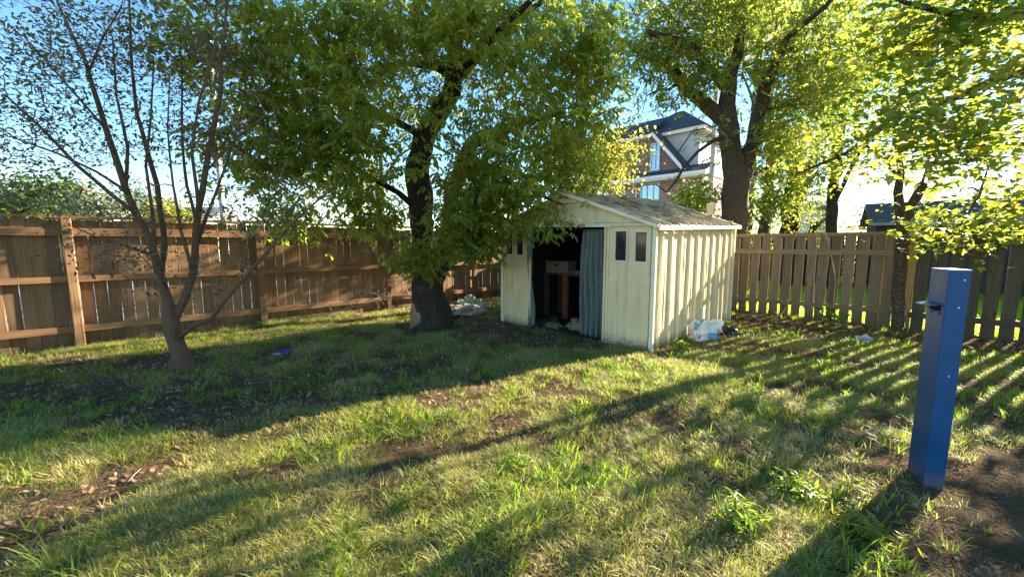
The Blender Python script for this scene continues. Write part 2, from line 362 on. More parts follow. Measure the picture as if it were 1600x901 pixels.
# ------------------------------------------------------------------ ground: one sheet to the horizon
ax = np.concatenate([-np.geomspace(900, 14, 22), np.arange(-13.5, 14, .14), np.geomspace(14.2, 900, 22)])
ay = np.concatenate([-np.geomspace(900, 4, 14), np.arange(-3.6, 14, .14), np.geomspace(14.2, 900, 22)])
gx, gy = np.meshgrid(ax, ay); near = (np.abs(gx) < 13.5) & (gy < 13.9) & (gy > -3.9)
gzv = np.where(near, ground_z(gx, gy), 0.0)
nx, ny = len(ax), len(ay); ii = np.arange((nx - 1) * (ny - 1)); r_, c_ = ii // (nx - 1), ii % (nx - 1)
F = np.stack([r_ * nx + c_, r_ * nx + c_ + 1, (r_ + 1) * nx + c_ + 1, (r_ + 1) * nx + c_], 1)
link('ground', np_mesh('ground', np.stack([gx.ravel(), gy.ravel(), gzv.ravel()], 1), F, smooth=True), M['ground'], kind='structure')

# yard frame: everything in the yard is square to these two directions
YA = R(44.5); EB = Vector((math.cos(YA), math.sin(YA), 0)); EA = Vector((-math.sin(YA), math.cos(YA), 0))
SHED = Vector((1.88, 5.24, 0))
def yard(b, a, z=0): return SHED + EB * b + EA * a + Vector((0, 0, z))

# ================================================================== SHED
shed = empty('metal_shed', SHED, YA, label='cream painted sheet metal garden shed with rusty roof and open doorway', cat='shed')
WID, DEP, EH, RIDGE = 2.93, 3.2, 1.68, 2.14
def wp(p):                                            # old shed: it stands a touch taller at its far corners
    b, a, z = p; return (b, a, z + .03 * (a + b) * max(0, z) / 1.68 + .012 * math.sin(a * 3.1 + b * 2) * (z > 1.5))
def wall_with_holes(a0, a1, z0, z1, holes, t0=-.012, t1=.012):
    mb = MB(); hs = sorted(holes); cur = a0
    for (h0, h1, hz0, hz1) in hs:
        mb.box(t0, t1, cur, h0, z0, z1); mb.box(t0, t1, h0, h1, z0, hz0); mb.box(t0, t1, h0, h1, hz1, z1); cur = h1
    mb.box(t0, t1, cur, a1, z0, z1); return mb
for (a0, a1, wins) in ((.04, .38, [(.105, .265)]), (.38, .69, [(.405, .575)]), (2.25, 2.59, [(2.39, 2.55)]), (2.59, 2.89, [(2.65, 2.81)])):
    z1w, z0w = (1.60, 1.21)
    wall_with_holes(a0 + .004, a1 - .004, -.06, EH + .005, [(q0, q1, z0w, z1w) for q0, q1 in wins]).build('front_panel', M['shed'], shed, warp=wp)
    for q0, q1 in wins:
        mb = MB(); e = .016
        mb.box(-.024, -.0125, q0 - e, q0, z0w - e, z1w + e).box(-.024, -.0125, q1, q1 + e, z0w - e, z1w + e)
        mb.box(-.024, -.0125, q0, q1, z0w - e, z0w).box(-.024, -.0125, q0, q1, z1w, z1w + e)
        fr = mb.build('window_frame', M['trim'], shed, warp=wp)
        MB().box(-.004, .002, q0, q1, z0w, z1w).build('window_pane', M['pane_dark'], fr, warp=wp)
for a in (.385, 2.585):
    MB().cbox(-.034, -.0125, a - .011, a + .011, -.06, EH, .006).build('panel_rib', M['shed'], shed, warp=wp)
for a in (.71, 2.235): 
    for dd in (-.022, .022): MB().cbox(-.046, .014, a + dd - .018, a + dd + .018, -.06, EH + .0, .008).build('door_jamb', M['shed'], shed, warp=wp)
for (bb, aa) in ((0, 0), (DEP, 0), (0, WID), (DEP, WID)):
    MB().cbox(bb - .03, bb + .03, aa - .03, aa + .03, -.08, EH, .01).build('corner_post', M['trim'], shed, warp=wp)
MB().box(-.05, .02, -.02, WID + .02, EH + .004, EH + .045).build('door_header', M['shed'], shed, warp=wp)
MB().box(-.085, -.052, .62, 2.32, EH - .022, EH + .012).build('door_track', M['trim'], shed, warp=wp)
def slope_z(a): return EH + .02 + (RIDGE - EH) * (1 - abs(a - WID / 2) / (WID / 2))
for (a0, a1) in ((0, .9), (.9, WID / 2), (WID / 2, 2.05), (2.05, WID)):
    q0, q1 = a0 + .003, a1 - .003
    poly = [(-.012, q0, EH + .046), (-.012, q1, EH + .046), (-.012, q1, max(EH + .05, slope_z(q1) - .01)), (-.012, q0, max(EH + .05, slope_z(q0) - .01))]
    MB().prism(poly, (.02, 0, 0)).build('gable_panel', M['shed'], shed, warp=wp)
MB().box(-.06, -.0125, WID / 2 - .2, WID / 2 + .2, RIDGE - .055 - .05, RIDGE - .045).build('gable_brace', M['shed'], shed, warp=wp)
# side, rear walls: every sheet with its folded rib is a panel
def ribbed(n, length, fn, name='wall_panel', mat=None, h=None):
    w_ = length / n
    for i in range(n):
        s0 = i * w_; mb = MB(); k = .026 + .004 * random.random(); rw = .028
        prof = [(s0, 0), (s0 + w_ * .5 - rw, 0), (s0 + w_ * .5 - rw * .6, k), (s0 + w_ * .5 + rw * .6, k), (s0 + w_ * .5 + rw, 0), (s0 + w_ - .004, -.003)]
        yield i, prof
for i, prof in ribbed(10, DEP - .06, None):
    pr = [(p[0] + .03, p[1]) for p in prof]; mb = MB(); n_ = len(pr)
    for z in (-.08, .55, 1.1, EH + .03):
        jig = .004 * math.sin(i * 2.3 + z * 3)
        for (s0, k) in pr: mb.v.append((s0, -k + jig + .0, z))
        for (s0, k) in reversed(pr): mb.v.append((s0, -k + .006 + jig, z))
    m_ = 2 * n_
    for r in range(3):
        for k in range(m_): mb.f.append((r * m_ + k, r * m_ + (k + 1) % m_, (r + 1) * m_ + (k + 1) % m_, (r + 1) * m_ + k))
    mb.f.append(tuple(range(m_ - 1, -1, -1))); mb.f.append(tuple(range(3 * m_, 4 * m_)))
    me = mb.mesh('wall_panel', warp=wp); link('wall_panel', me, M['shed'], shed)
    mb2 = MB(); mb2.v = [(p[0], WID - p[1], p[2]) for p in mb.v]; mb2.f = [tuple(reversed(f)) for f in mb.f]
    link('wall_panel', mb2.mesh('wall_panel', warp=wp), M['shed'], shed)
for i in range(8):
    a0 = .035 + i * (WID - .07) / 8; a1 = a0 + (WID - .07) / 8 - .003
    MB().box(DEP - .01, DEP + .008, a0, a1, -.08, max(slope_z(a0), slope_z(a1)) - .05).build('rear_panel', M['shed'], shed, warp=wp)
    MB().box(DEP - .05, DEP - .014, a0, a1, -.08, max(slope_z(a0), slope_z(a1)) - .07).build('shade_sheet', M['shade_lining'], shed, warp=wp)  # added dark sheets: interior shade put into their colour
for i in range(7):
    b0 = .05 + i * (DEP - .12) / 7; b1 = b0 + (DEP - .12) / 7 - .003
    for q0, q1 in ((.045, .07), (WID - .07, WID - .045)): MB().box(b0, b1, q0, q1, -.08, EH + .0).build('shade_sheet', M['shade_lining'], shed, warp=wp)
MB().box(-.01, DEP - .02, .05, WID - .05, -.05, .012).build('floor', M['shade_lining'], shed)
# roof sheets, ribs run from ridge to eave
NR = 11
for side in (0, 1):
    for i in range(NR):
        b0 = -.06 + i * (DEP + .12) / NR; wd = (DEP + .12) / NR; mb = MB()
        prof = [(b0 + .001, .0), (b0 + .02, .028), (b0 + .045, .028), (b0 + .065, 0), (b0 + wd * .6, .0), (b0 + wd * .6 + .02, .012), (b0 + wd * .6 + .04, .0), (b0 + wd - .003, 0)]
        for a in (-.075, .35, .75, 1.1, WID / 2):
            z = slope_z(max(a, -.075)) if a >= 0 else slope_z(0) - .075 * (RIDGE - EH) / (WID / 2)
            sag = -.015 * math.sin(math.pi * a / 1.46) * (1 + .5 * math.sin(i))
            aa = a if side == 0 else WID - a
            for (s0, k) in prof: mb.v.append((s0, aa, z + k + .012 + sag))
            for (s0, k) in reversed(prof): mb.v.append((s0, aa, z + k + .004 + sag))
        m_ = 2 * len(prof)
        for r in range(4):
            for k in range(m_):
                f = (r * m_ + k, r * m_ + (k + 1) % m_, (r + 1) * m_ + (k + 1) % m_, (r + 1) * m_ + k); mb.f.append(f if side else f[::-1])
        mb.f.append(tuple(range(m_))); mb.f.append(tuple(range(5 * m_ - 1, 4 * m_ - 1, -1)))
        link('roof_panel', mb.mesh('roof_panel', warp=wp), M['roof'], shed)
    ea = -.1 if side == 0 else WID + .1; sg = 1 if side == 0 else -1; ez = slope_z(0) - .085 * (RIDGE - EH) / (WID / 2)
    MB().box(-.08, DEP + .08, min(ea, ea + sg * .022), max(ea, ea + sg * .022), ez - .035, ez + .018).build('eave_trim', M['trim'], shed, warp=wp)
    for bb in (-.088, DEP + .064):
        p0 = (bb, ea + sg * .024, ez - .012); p1 = (bb, WID / 2 - sg * .002, slope_z(WID / 2) - .01)
        MB().prism([p0, p1, (p1[0], p1[1], p1[2] + .05), (p0[0], p0[1], p0[2] + .04)], (.022, 0, 0)).build('rake_trim', M['trim'], shed, warp=wp)
MB().prism([(-.1, WID / 2 - .09, RIDGE + .02), (-.1, WID / 2, RIDGE + .066), (-.1, WID / 2 + .09, RIDGE + .02), (-.1, WID / 2, RIDGE + .056)], (DEP + .2, 0, 0)).build('ridge_cap', M['roof'], shed, warp=wp)
mb = MB()
for b in np.arange(.19, DEP, .313):
    for z in (.12, .6, 1.1, 1.6): mb.box(b - .05, b - .042, -.010, -.002, z, z + .008)
for a in (.06, .2, .385, .5, .66, 2.3, 2.45, 2.585, 2.7, 2.86):
    for z in (.1, .55, 1.02, 1.66): mb.box(-.018 if a not in (.385, 2.585) else -.038, -.012, a - .004, a + .004, z, z + .008)
mb.build('screws', m_plain('rusty_screw', (.12, .07, .04), .7, .3), shed, warp=wp, kind='stuff')
# curtains
def m_curtain():
    m, n, l, b = newmat('blue_green_check_cloth'); tc = n.new('ShaderNodeTexCoord'); uvv = tc.outputs['Object']
    ws = []
    for d, s_ in (('Y', 120), ('Z', 95)):
        wv = n.new('ShaderNodeTexWave'); wv.bands_direction = d; wv.inputs['Scale'].default_value = s_ / 6; wv.inputs['Distortion'].default_value = 2.5; wv.inputs['Detail'].default_value = 3
        l.new(uvv, wv.inputs['Vector']); ws.append(wv.outputs['Fac'])
    f = noise_tex(n, l, uvv, 60, 4, .7)
    k = math_node(n, l, 'MULTIPLY', math_node(n, l, 'ADD', ws[0], ws[1]), .5)
    r = ramp(n, [(.2, (.045, .065, .065)), (.5, (.10, .135, .12)), (.9, (.26, .29, .24))]); l.new(k, r.inputs[0])
    c = mix_col(n, l, .5, r.outputs[0], f.outputs['Fac'], 'OVERLAY'); l.new(c, b.inputs['Base Color']); b.inputs['Roughness'].default_value = .9; return m
M['curtain'] = m_curtain()
def curtain(name, a0, a1, folds, amp, loc_b, label, bulge=0, zt=1.665, zb=.04):
    c = SHED
    def fn(i, j):
        z = zt + (zb - zt) * j; wdt = (a1 - a0) * (1 + .08 * math.sin(j * 3) + .1 * j); mid = (a0 + a1) / 2 + .02 * math.sin(j * 5)
        a = mid + (i - .5) * wdt - bulge * math.sin(math.pi * min(1, j * 1.25)) * (0 if i > .6 else 1)
        b = loc_b + amp * (.5 + .6 * j) * math.sin(i * folds * 2 * math.pi + 1.3 * math.sin(j * 2.5)) + .012 * math.sin(i * folds * 5.1 + j * 9) - bulge * .5 * math.sin(math.pi * j)
        return (b, a, z)
    mb = MB().grid(fn, 56, 30); me = mb.mesh(name, True)
    o = link(name, me, M['curtain']); o.location = c; o.rotation_euler = (0, 0, YA)
    so = o.modifiers.new('thickness', 'SOLIDIFY'); so.thickness = .003
    tag(o, label=label, cat='curtain'); return o
curtain('curtain', .76, 1.15, 4.5, .045, .03, 'faded blue green check curtain gathered at the right of the shed doorway')
curtain('curtain', 2.13, 2.25, 2, .014, -.045, 'narrow dark green curtain edge bulging past the left jamb of the shed doorway', bulge=-.035)
# inside the shed
DW = m_plain('dark_workbench_wood', (.12, .07, .045), .8, .2, 9)
wb = empty('workbench', yard(1.0, 1.5), YA, label='dark wooden workbench with reddish leg standing inside the shed', cat='workbench')
MB().box(0, .55, 0, 1.33, .85, .89).build('bench_top', DW, wb)
for (x, y) in ((.03, .05), (.47, .05), (.03, 1.22), (.47, 1.22)):
    MB().cbox(x, x + .07, y, y + .08, 0, .849).build('leg', DW, wb)
MB().cbox(.0, .06, .70, .82, 0, .849).build('leg', m_plain('reddish_leg_wood', (.2, .075, .04), .8, .2, 9), wb, label='wide reddish brown middle leg')
tub = empty('plastic_tub', yard(1.05, 2.5, .892), YA + .1, label='brownish grey plastic tub standing on the workbench in the shed', cat='tub')
MB().prism([(0, -.26, 0), (.3, -.26, 0), (.3, .26, 0), (0, .26, 0)], (0, 0, .2)).build('body', m_plain('grey_plastic', (.26, .21, .17), .5), tub)
MB().box(-.015, .315, -.275, .275, .201, .225).build('lid', m_plain('grey_lid', (.2, .17, .15), .5), tub)
MB().box(-.012, -.001, -.03, .03, .13, .17).build('handle', M['black'], tub)
def blob(name, loc, rad, mat, label, cat, seed=0, crump=.3, nu=28, nv=18, flat=0, rz=0):
    mb = MB(); sd_ = seed * 7.3
    def fn(i, j):
        th = 2 * math.pi * i; ph = math.pi * j
        d = Vector((math.sin(ph) * math.cos(th), math.sin(ph) * math.sin(th), math.cos(ph)))
        q = d * 1.9 + Vector((sd_, sd_, sd_))
        k = 1 + crump * (mnoise.noise(q) * 1.3 + .55 * abs(mnoise.noise(q * 2.7)) + .4 * abs(mnoise.noise(q * 6)))
        z = d.z * rad[2] * k
        if z < 0: z *= .35
        return (d.x * rad[0] * k, d.y * rad[1] * k, z + rad[2] * .25)
    mb.grid(fn, nu, nv); o = link(name, mb.mesh(name, False), mat); o.location = loc; o.rotation_euler = (0, 0, rz)
    return tag(o, label=label, cat=cat)
cl = m_plain('tan_cloth', (.34, .25, .17), .9, .3, 12)
blob('cloth_heap', yard(.55, 1.5, .0), (.22, .36, .1), cl, 'tan cloth scraps heaped on the floor of the shed', 'rag', 3, .6)
blob('cardboard_scrap', yard(.35, 2.0, .0), (.14, .22, .05), m_plain('cardboard', (.3, .2, .12), .9), 'flat cardboard scrap on the shed floor left of the cloth heap', 'cardboard', 5, .4)
blob('folded_sheet', yard(1.15, 2.0, .89), (.18, .26, .05), m_plain('grey_cloth', (.25, .24, .24), .9), 'grey folded sheet lying on the workbench beside the tub', 'cloth', 6, .3)
pot = empty('paint_pot', yard(.2, .14, 1.2), 0, label='small white cup standing behind the right shed window', cat='cup')
MB().tube([(0, 0, 0), (0, 0, .06)], [.022, .028], 12).build('body', M['white'], pot)
MB().tube([(0, 0, .06), (0, 0, .066)], [.031, .031], 12).build('rim', M['white'], pot)
pot.location = yard(.07, .17, 1.215)
MB().box(.02, .12, .03, .35, 1.195, 1.208).build('window_shelf', M['shed'], shed, warp=wp)

# ================================================================== FENCES
def board_mesh(w_, h, t, var, top=0):
    mb = MB(); n = 4; c = .004
    rr = random.Random(var)
    for i in range(n + 1):
        z = h * i / n; bow = .006 * math.sin(math.pi * i / n) * rr.uniform(-1, 1); e = rr.uniform(-.002, .002)
        for (x, y) in ((c, 0), (w_ - c, 0), (w_, c), (w_, t - c), (w_ - c, t), (c, t), (0, t - c), (0, c)):
            mb.v.append((x + bow + (e if x > w_ / 2 else -e), y + bow * .6, z))
    for r in range(n):
        for k in range(8): mb.f.append((r * 8 + k, r * 8 + (k + 1) % 8, (r + 1) * 8 + (k + 1) % 8, (r + 1) * 8 + k))
    mb.f.append(tuple(range(7, -1, -1))); mb.f.append(tuple(range(n * 8, n * 8 + 8)))
    return mb.mesh('board')
def fence_boards(root, s0, s1, pitch, width, h, mat, y=0.0, jitter=.003, skip=(), z0=0, lean=.003, tops=.012, yj=.004):
    protos = [board_mesh(width, h, .019, v) for v in range(6)]
    for p in protos: p.materials.append(mat)
    s = s0; i = 0
    while s < s1:
        if i not in skip:
            o = link('board', protos[random.randrange(6)], None, root)
            o.location = (s + random.uniform(-jitter, jitter), y + random.uniform(-yj, yj), z0 + random.uniform(-tops, tops))
            o.rotation_euler = (random.uniform(-lean, lean) * .5, random.uniform(-lean, lean), random.uniform(-.012, .012))
            o.scale = (random.uniform(.955, 1.02) if pitch > .15 else 1, 1, 1)
        s += pitch; i += 1
# left fence: from far off the left edge to the corner behind the shed. local x runs along it, +y away from the yard
LF0 = Vector((-6.13, 5.51, 0)); LFD = Vector((.737, .676, 0)); LFA = math.atan2(LFD.y, LFD.x)
lf = empty('wooden_fence', LF0 - LFD * 2.24, LFA, label='warm brown close boarded fence behind the small tree and the big trunk', cat='fence')
S0 = -2.2; SC = 5.27 + 2.24 + 4.2
fence_boards(lf, S0, 6.80, .136, .1325, 1.80, M['f_left'], .028, .0014, z0=-.02, lean=.0012)
fence_boards(lf, 6.93, SC, .137, .128, 1.78, M['f_left'], .030, .002, z0=-.02, lean=.003)
post_s = [-2.2 + 2.2, 2.24, 4.48, 6.85, 9.2, 11.6]
post_s[0] = 0.0
for s in [-2.2] + post_s:
    MB().cbox(s - .048, s + .048, -.088, .008, -.05, 1.80, .006).build('post', M['f_left'], lf)
allp = [-2.2] + post_s
for a, b in zip(allp[:-1], allp[1:]):
    for (z, hh) in ((.27, .05), (.97, .045), (1.62, .06)):
        MB().box(a + .049, b - .049, -.012 - .04 * 1, .017, z - hh + .0, z + hh - .01).build('rail', M['f_left_rail'], lf)
    MB().box(a, b - .004, -.05, .06, 1.803, 1.838).build('cap_board', M['f_left_rail'], lf)
    MB().box(a + .05, b - .05, .048, .066, -.03, .14).build('kick_board', M['f_left'], lf)
# right fence, square to the left one, parallel to the shed's front
RF_B = 4.16                                            # its distance behind the shed corner in yard terms
rf = empty('wooden_fence', yard(RF_B, 5.6), YA - math.pi / 2, label='weathered olive brown fence with open gaps between boards right of the shed', cat='fence')
# local x runs from behind the shed towards the right of the picture; +y away
aU = lambda u: None
def s_of_u(u, bb):                                      # distance along the right fence where photo column u meets it
    k = (u - CX) / (FPX / _c) * 1.0
    # solve (SHED + EB*bb + EA*a): x = k' * (y c + (H - z) s) near the horizon
    k = (u - CX) / FPX; o = SHED + EB * bb
    a = (k * _c * o.y + k * _s * .6 - o.x) / (EA.x - k * _c * EA.y); return 5.6 - a
sE = s_of_u(1425, RF_B); sN = 5.6 + 5.0
kk = int((s_of_u(1266, RF_B) - 0) / .182)
fence_boards(rf, 0.02, sE - .12, .182, .145, 1.61, M['f_right'], .03, .006, skip=(kk,), z0=0, lean=.006, tops=.015)
tb = board_mesh(.135, 1.6, .019, 77); tb.materials.append(M['f_right'])
o = link('board', tb, None, rf, label='tilted board leaning away from its neighbour'); o.location = (.02 + kk * .182 + .048, .03, 0); o.rotation_euler = (0, -.03, 0)
for (z, hh) in ((1.30, .045), (.32, .043)):
    MB().box(0, sE - .16, -.012, .018, z - hh, z + hh).build('rail', M['f_right_rail'], rf)
MB().box(0, sE - .02, .053, .09, 1.585, 1.655).build('cap_board', m_wood('fence_cap', (.2, .12, .05), (.4, .26, .12), 0, None, .2), rf)
for s in np.arange(.6, sE, 2.35):
    MB().cbox(s - .045, s + .045, .052, .14, -.05, 1.583, .006).build('post', M['post_new'], rf)
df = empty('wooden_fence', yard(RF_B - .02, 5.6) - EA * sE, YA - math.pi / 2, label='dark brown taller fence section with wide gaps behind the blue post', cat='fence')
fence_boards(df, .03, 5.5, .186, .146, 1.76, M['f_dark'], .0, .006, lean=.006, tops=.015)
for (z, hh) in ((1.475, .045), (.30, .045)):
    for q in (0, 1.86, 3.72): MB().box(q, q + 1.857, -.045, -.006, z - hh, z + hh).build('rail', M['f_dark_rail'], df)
for s in (-.07, 2.4, 4.8): MB().cbox(s, s + .095, .03, .12, -.05, 1.62, .006).build('post', M['post_new'], df)
# cream post poking up behind the shed roof
q = P(1111, 320, 8.55)
ep = empty('wooden_post', (q.x, q.y, 0), YA, label='pale squared timber post standing behind the rear of the shed roof', cat='post')
MB().cbox(-.06, .06, -.06, .06, 0, q.z + .0, .008).build('shaft', m_wood('pale_post', (.4, .34, .2), (.6, .54, .36), 2), ep)
MB().prism([(-.065, -.065, q.z), (.065, -.065, q.z), (.065, .065, q.z), (-.065, .065, q.z)], (0, 0, .03)).build('cap', M['trim'], ep)

# ================================================================== BLUE POST
BPc = Vector((2.505, 2.275, 0)); th = R(-3)
bp = empty('steel_post', BPc, 0, label='square dark blue steel post with a folded tab standing alone on the bare patch', cat='post')
def ring(z, h=.0):                                     # slightly tapering, leaning a hair to the right
    c0 = G(1415, 745); c1 = G(1440, 766); c2 = G(1472, 770)
    return c0, c1, c2
c0, c1, c2 = G(1414, 742), G(1441, 765), G(1473, 771)
BT = 1.305
t0, t1, t2 = (P(1452, 422, c0.y), P(1474, 427, c1.y + .02), P(1516, 427, c2.y + .02))
rot_e1 = (c2 - c1); rot_e1.z = 0; e1 = rot_e1.normalized(); e2 = Vector((-e1.y, e1.x, 0)); W1 = rot_e1.length
lean = Vector((.012, .01, 1)); 
def bpt(i, j, z): return c1 + e1 * i * W1 * 1.03 + e2 * j * .185 + lean * z - BPc
mb = MB()
z0, z1 = -.03, BT
pv = [(0, 0), (1, 0), (1, 1), (0, 1)]
cf = .02
pv = [(cf, 0), (1 - cf, 0), (1, cf), (1, 1 - cf), (1 - cf, 1), (cf, 1), (0, 1 - cf), (0, cf)]
slot = (.93, 1.03)
mb.add([bpt(i, j, z) for z in (z0, z1) for (i, j) in pv], [(k, (k + 1) % 8, 8 + (k + 1) % 8, 8 + k) for k in range(8)] + [tuple(range(8, 16))])
mb.build('shaft', M['blue'], bp)
mb = MB(); e_ = .003
for k in range(8):
    a, b = pv[k], pv[(k + 1) % 8]; sc = 1.012
    ex = lambda q, z: bpt(.5 + (q[0] - .5) * sc, .5 + (q[1] - .5) * sc, z)
    mb.add([ex(a, z1 - .004), ex(b, z1 - .004), ex(b, z1 + .003), ex(a, z1 + .003)], [(0, 1, 2, 3)])
mb.add([bpt(.5 + (i - .5) * 1.012, .5 + (j - .5) * 1.012, z1 + .003) for (i, j) in pv], [tuple(range(8))])
mb.build('worn_rim', M['blue_edge'], bp)
zz = 1.10
mb = MB(); # slot behind the tab, on the left face
mb.add([bpt(-.008, .2, zz - .035), bpt(-.008, .82, zz - .035), bpt(-.008, .82, zz + .0), bpt(-.008, .2, zz + .0)], [(0, 1, 2, 3)]); mb.build('slot', M['black'], bp)
tabp = [bpt(-.012, .12, zz + .004), bpt(-.012, .88, zz + .004), bpt(-.6, 1.0, zz - .01), bpt(-.6, .24, zz - .01)]
MB().prism(tabp, (0, 0, .006)).build('tab', M['blue'], bp)
mb = MB()
for (i, j, z) in ((-.02, .35, zz - .05), (-.02, .7, zz - .045)):
    p = bpt(i, j, z); mb.tube([p, p + Vector(e1) * -.012], [.009, .007], 8)
mb.build('bolt', m_plain('grey_bolt', (.2, .22, .25), .4), bp)
mb = MB()
for (i, z) in ((.62, zz - .005), (.72, 1.25), (.55, .7)):
    p = bpt(i, 0, z); mb.tube([p, p - e2 * .003], [.005 if z > 1 else .003, .004], 8)
mb.build('rivet', M['white'], bp)

# ================================================================== TREES
def leaf_quads(C, D, N, L, wr=.5, fold=.15, two=True, curl=.12):
    """leaf blades: C base points, D axis, N face normals, L lengths"""
    D = D / np.linalg.norm(D, axis=1, keepdims=True); Bv = np.cross(D, N); Bv /= (np.linalg.norm(Bv, axis=1, keepdims=True) + 1e-9)
    Nn = np.cross(Bv, D); L = L[:, None]; W = L * wr * .5
    tip = C + D * L - Nn * L * curl
    n = len(C)
    if two:
        r1 = C + D * L * .28 + Bv * W * .9 + Nn * W * fold; r2 = C + D * L * .66 + Bv * W * .72 + Nn * W * fold
        l1 = C + D * L * .28 - Bv * W * .9 + Nn * W * fold; l2 = C + D * L * .66 - Bv * W * .72 + Nn * W * fold
        V = np.stack([C, r1, r2, tip, l2, l1], 1).reshape(-1, 3); i = np.arange(n)[:, None] * 6
        F = np.concatenate([i + np.array([[0, 1, 2, 3]]), i + np.array([[0, 3, 4, 5]])]); return V, F, 6
    r = C + D * L * .42 + Bv * W + Nn * W * fold; l_ = C + D * L * .42 - Bv * W + Nn * W * fold
    V = np.stack([C, r, tip, l_], 1).reshape(-1, 3); i = np.arange(n)[:, None] * 4
    return V, i + np.array([[0, 1, 2, 3]]), 4
def lobed(C, D, N, L):
    """lobed maple blade, 10 outline points in two quad strips"""
    D = D / np.linalg.norm(D, axis=1, keepdims=True); Bv = np.cross(D, N); Bv /= (np.linalg.norm(Bv, axis=1, keepdims=True) + 1e-9)
    Nn = np.cross(Bv, D); L = L[:, None]
    def q(x, y, z): return C + D * L * y + Bv * L * x + Nn * L * z
    pts = [q(0, 0, 0), q(.32, .05, .05), q(.28, .25, .05), q(.52, .45, .0), q(.27, .55, .04), q(0, 1, -.12), q(-.27, .55, .04), q(-.52, .45, 0), q(-.28, .25, .05), q(-.32, .05, .05), q(0, .45, -.02)]
    V = np.stack(pts, 1).reshape(-1, 3); i = np.arange(len(C))[:, None] * 11
    F = np.concatenate([i + np.array([f]) for f in ([0, 1, 2, 10], [2, 3, 4, 10], [4, 5, 6, 10][:4], [6, 7, 8, 10], [8, 9, 0, 10])]); return V, F, 11
def unit(n): 
    v = rng.normal(size=(n, 3)); return v / np.linalg.norm(v, axis=1, keepdims=True)
def make_leaves(tips, n_per, spread, L, kind='single', droop=.5, wr=.5, tone_shift=0):
    """tips: (m,3) anchor points. returns V,F,tone"""
    m = len(tips); A = np.repeat(tips, n_per, 0) + rng.normal(size=(m * n_per, 3)) * spread * np.array([1, 1, .8])
    n = len(A); D = unit(n); D[:, 2] = D[:, 2] * .5 - droop; D /= np.linalg.norm(D, axis=1, keepdims=True)
    N = unit(n) * .55 + np.array([0, 0, 1.0]); clump_t = np.repeat(rng.random(m), n_per) * .35
    tone = np.clip(clump_t + rng.random(n) * .6 + tone_shift, 0, 1)
    Ls = L * rng.uniform(.6, 1.25, n)
    if kind == 'compound':
        D0 = D.copy(); Bv = np.cross(D, N); Bv /= np.linalg.norm(Bv, axis=1, keepdims=True)
        Cs, Ds, Ns, LL, T = [], [], [], [], []
        for (t, sgn, k) in ((1.6, 0, 1.1), (1.05, 1, 1.0), (1.05, -1, 1.0), (.45, 1, .85), (.45, -1, .85)):
            Cs.append(A + D0 * (Ls * t * .8)[:, None]); d = D0 * .55 + Bv * sgn * .9 if sgn else D0
            d = d + np.array([0, 0, -.25]); Ds.append(d); Ns.append(N + unit(n) * .25); LL.append(Ls * k); T.append(tone + rng.normal(size=n) * .06)
        A, D, N, Ls, tone = np.concatenate(Cs), np.concatenate(Ds), np.concatenate(Ns), np.concatenate(LL), np.concatenate(T)
    if kind == 'maple': V, F, k = lobed(A, D, N, Ls)
    elif kind == 'small': V, F, k = leaf_quads(A, D, N, Ls, wr, .2, False)
    else: V, F, k = leaf_quads(A, D, N, Ls, wr)
    return V, F, np.repeat(np.clip(tone, 0, 1), k)

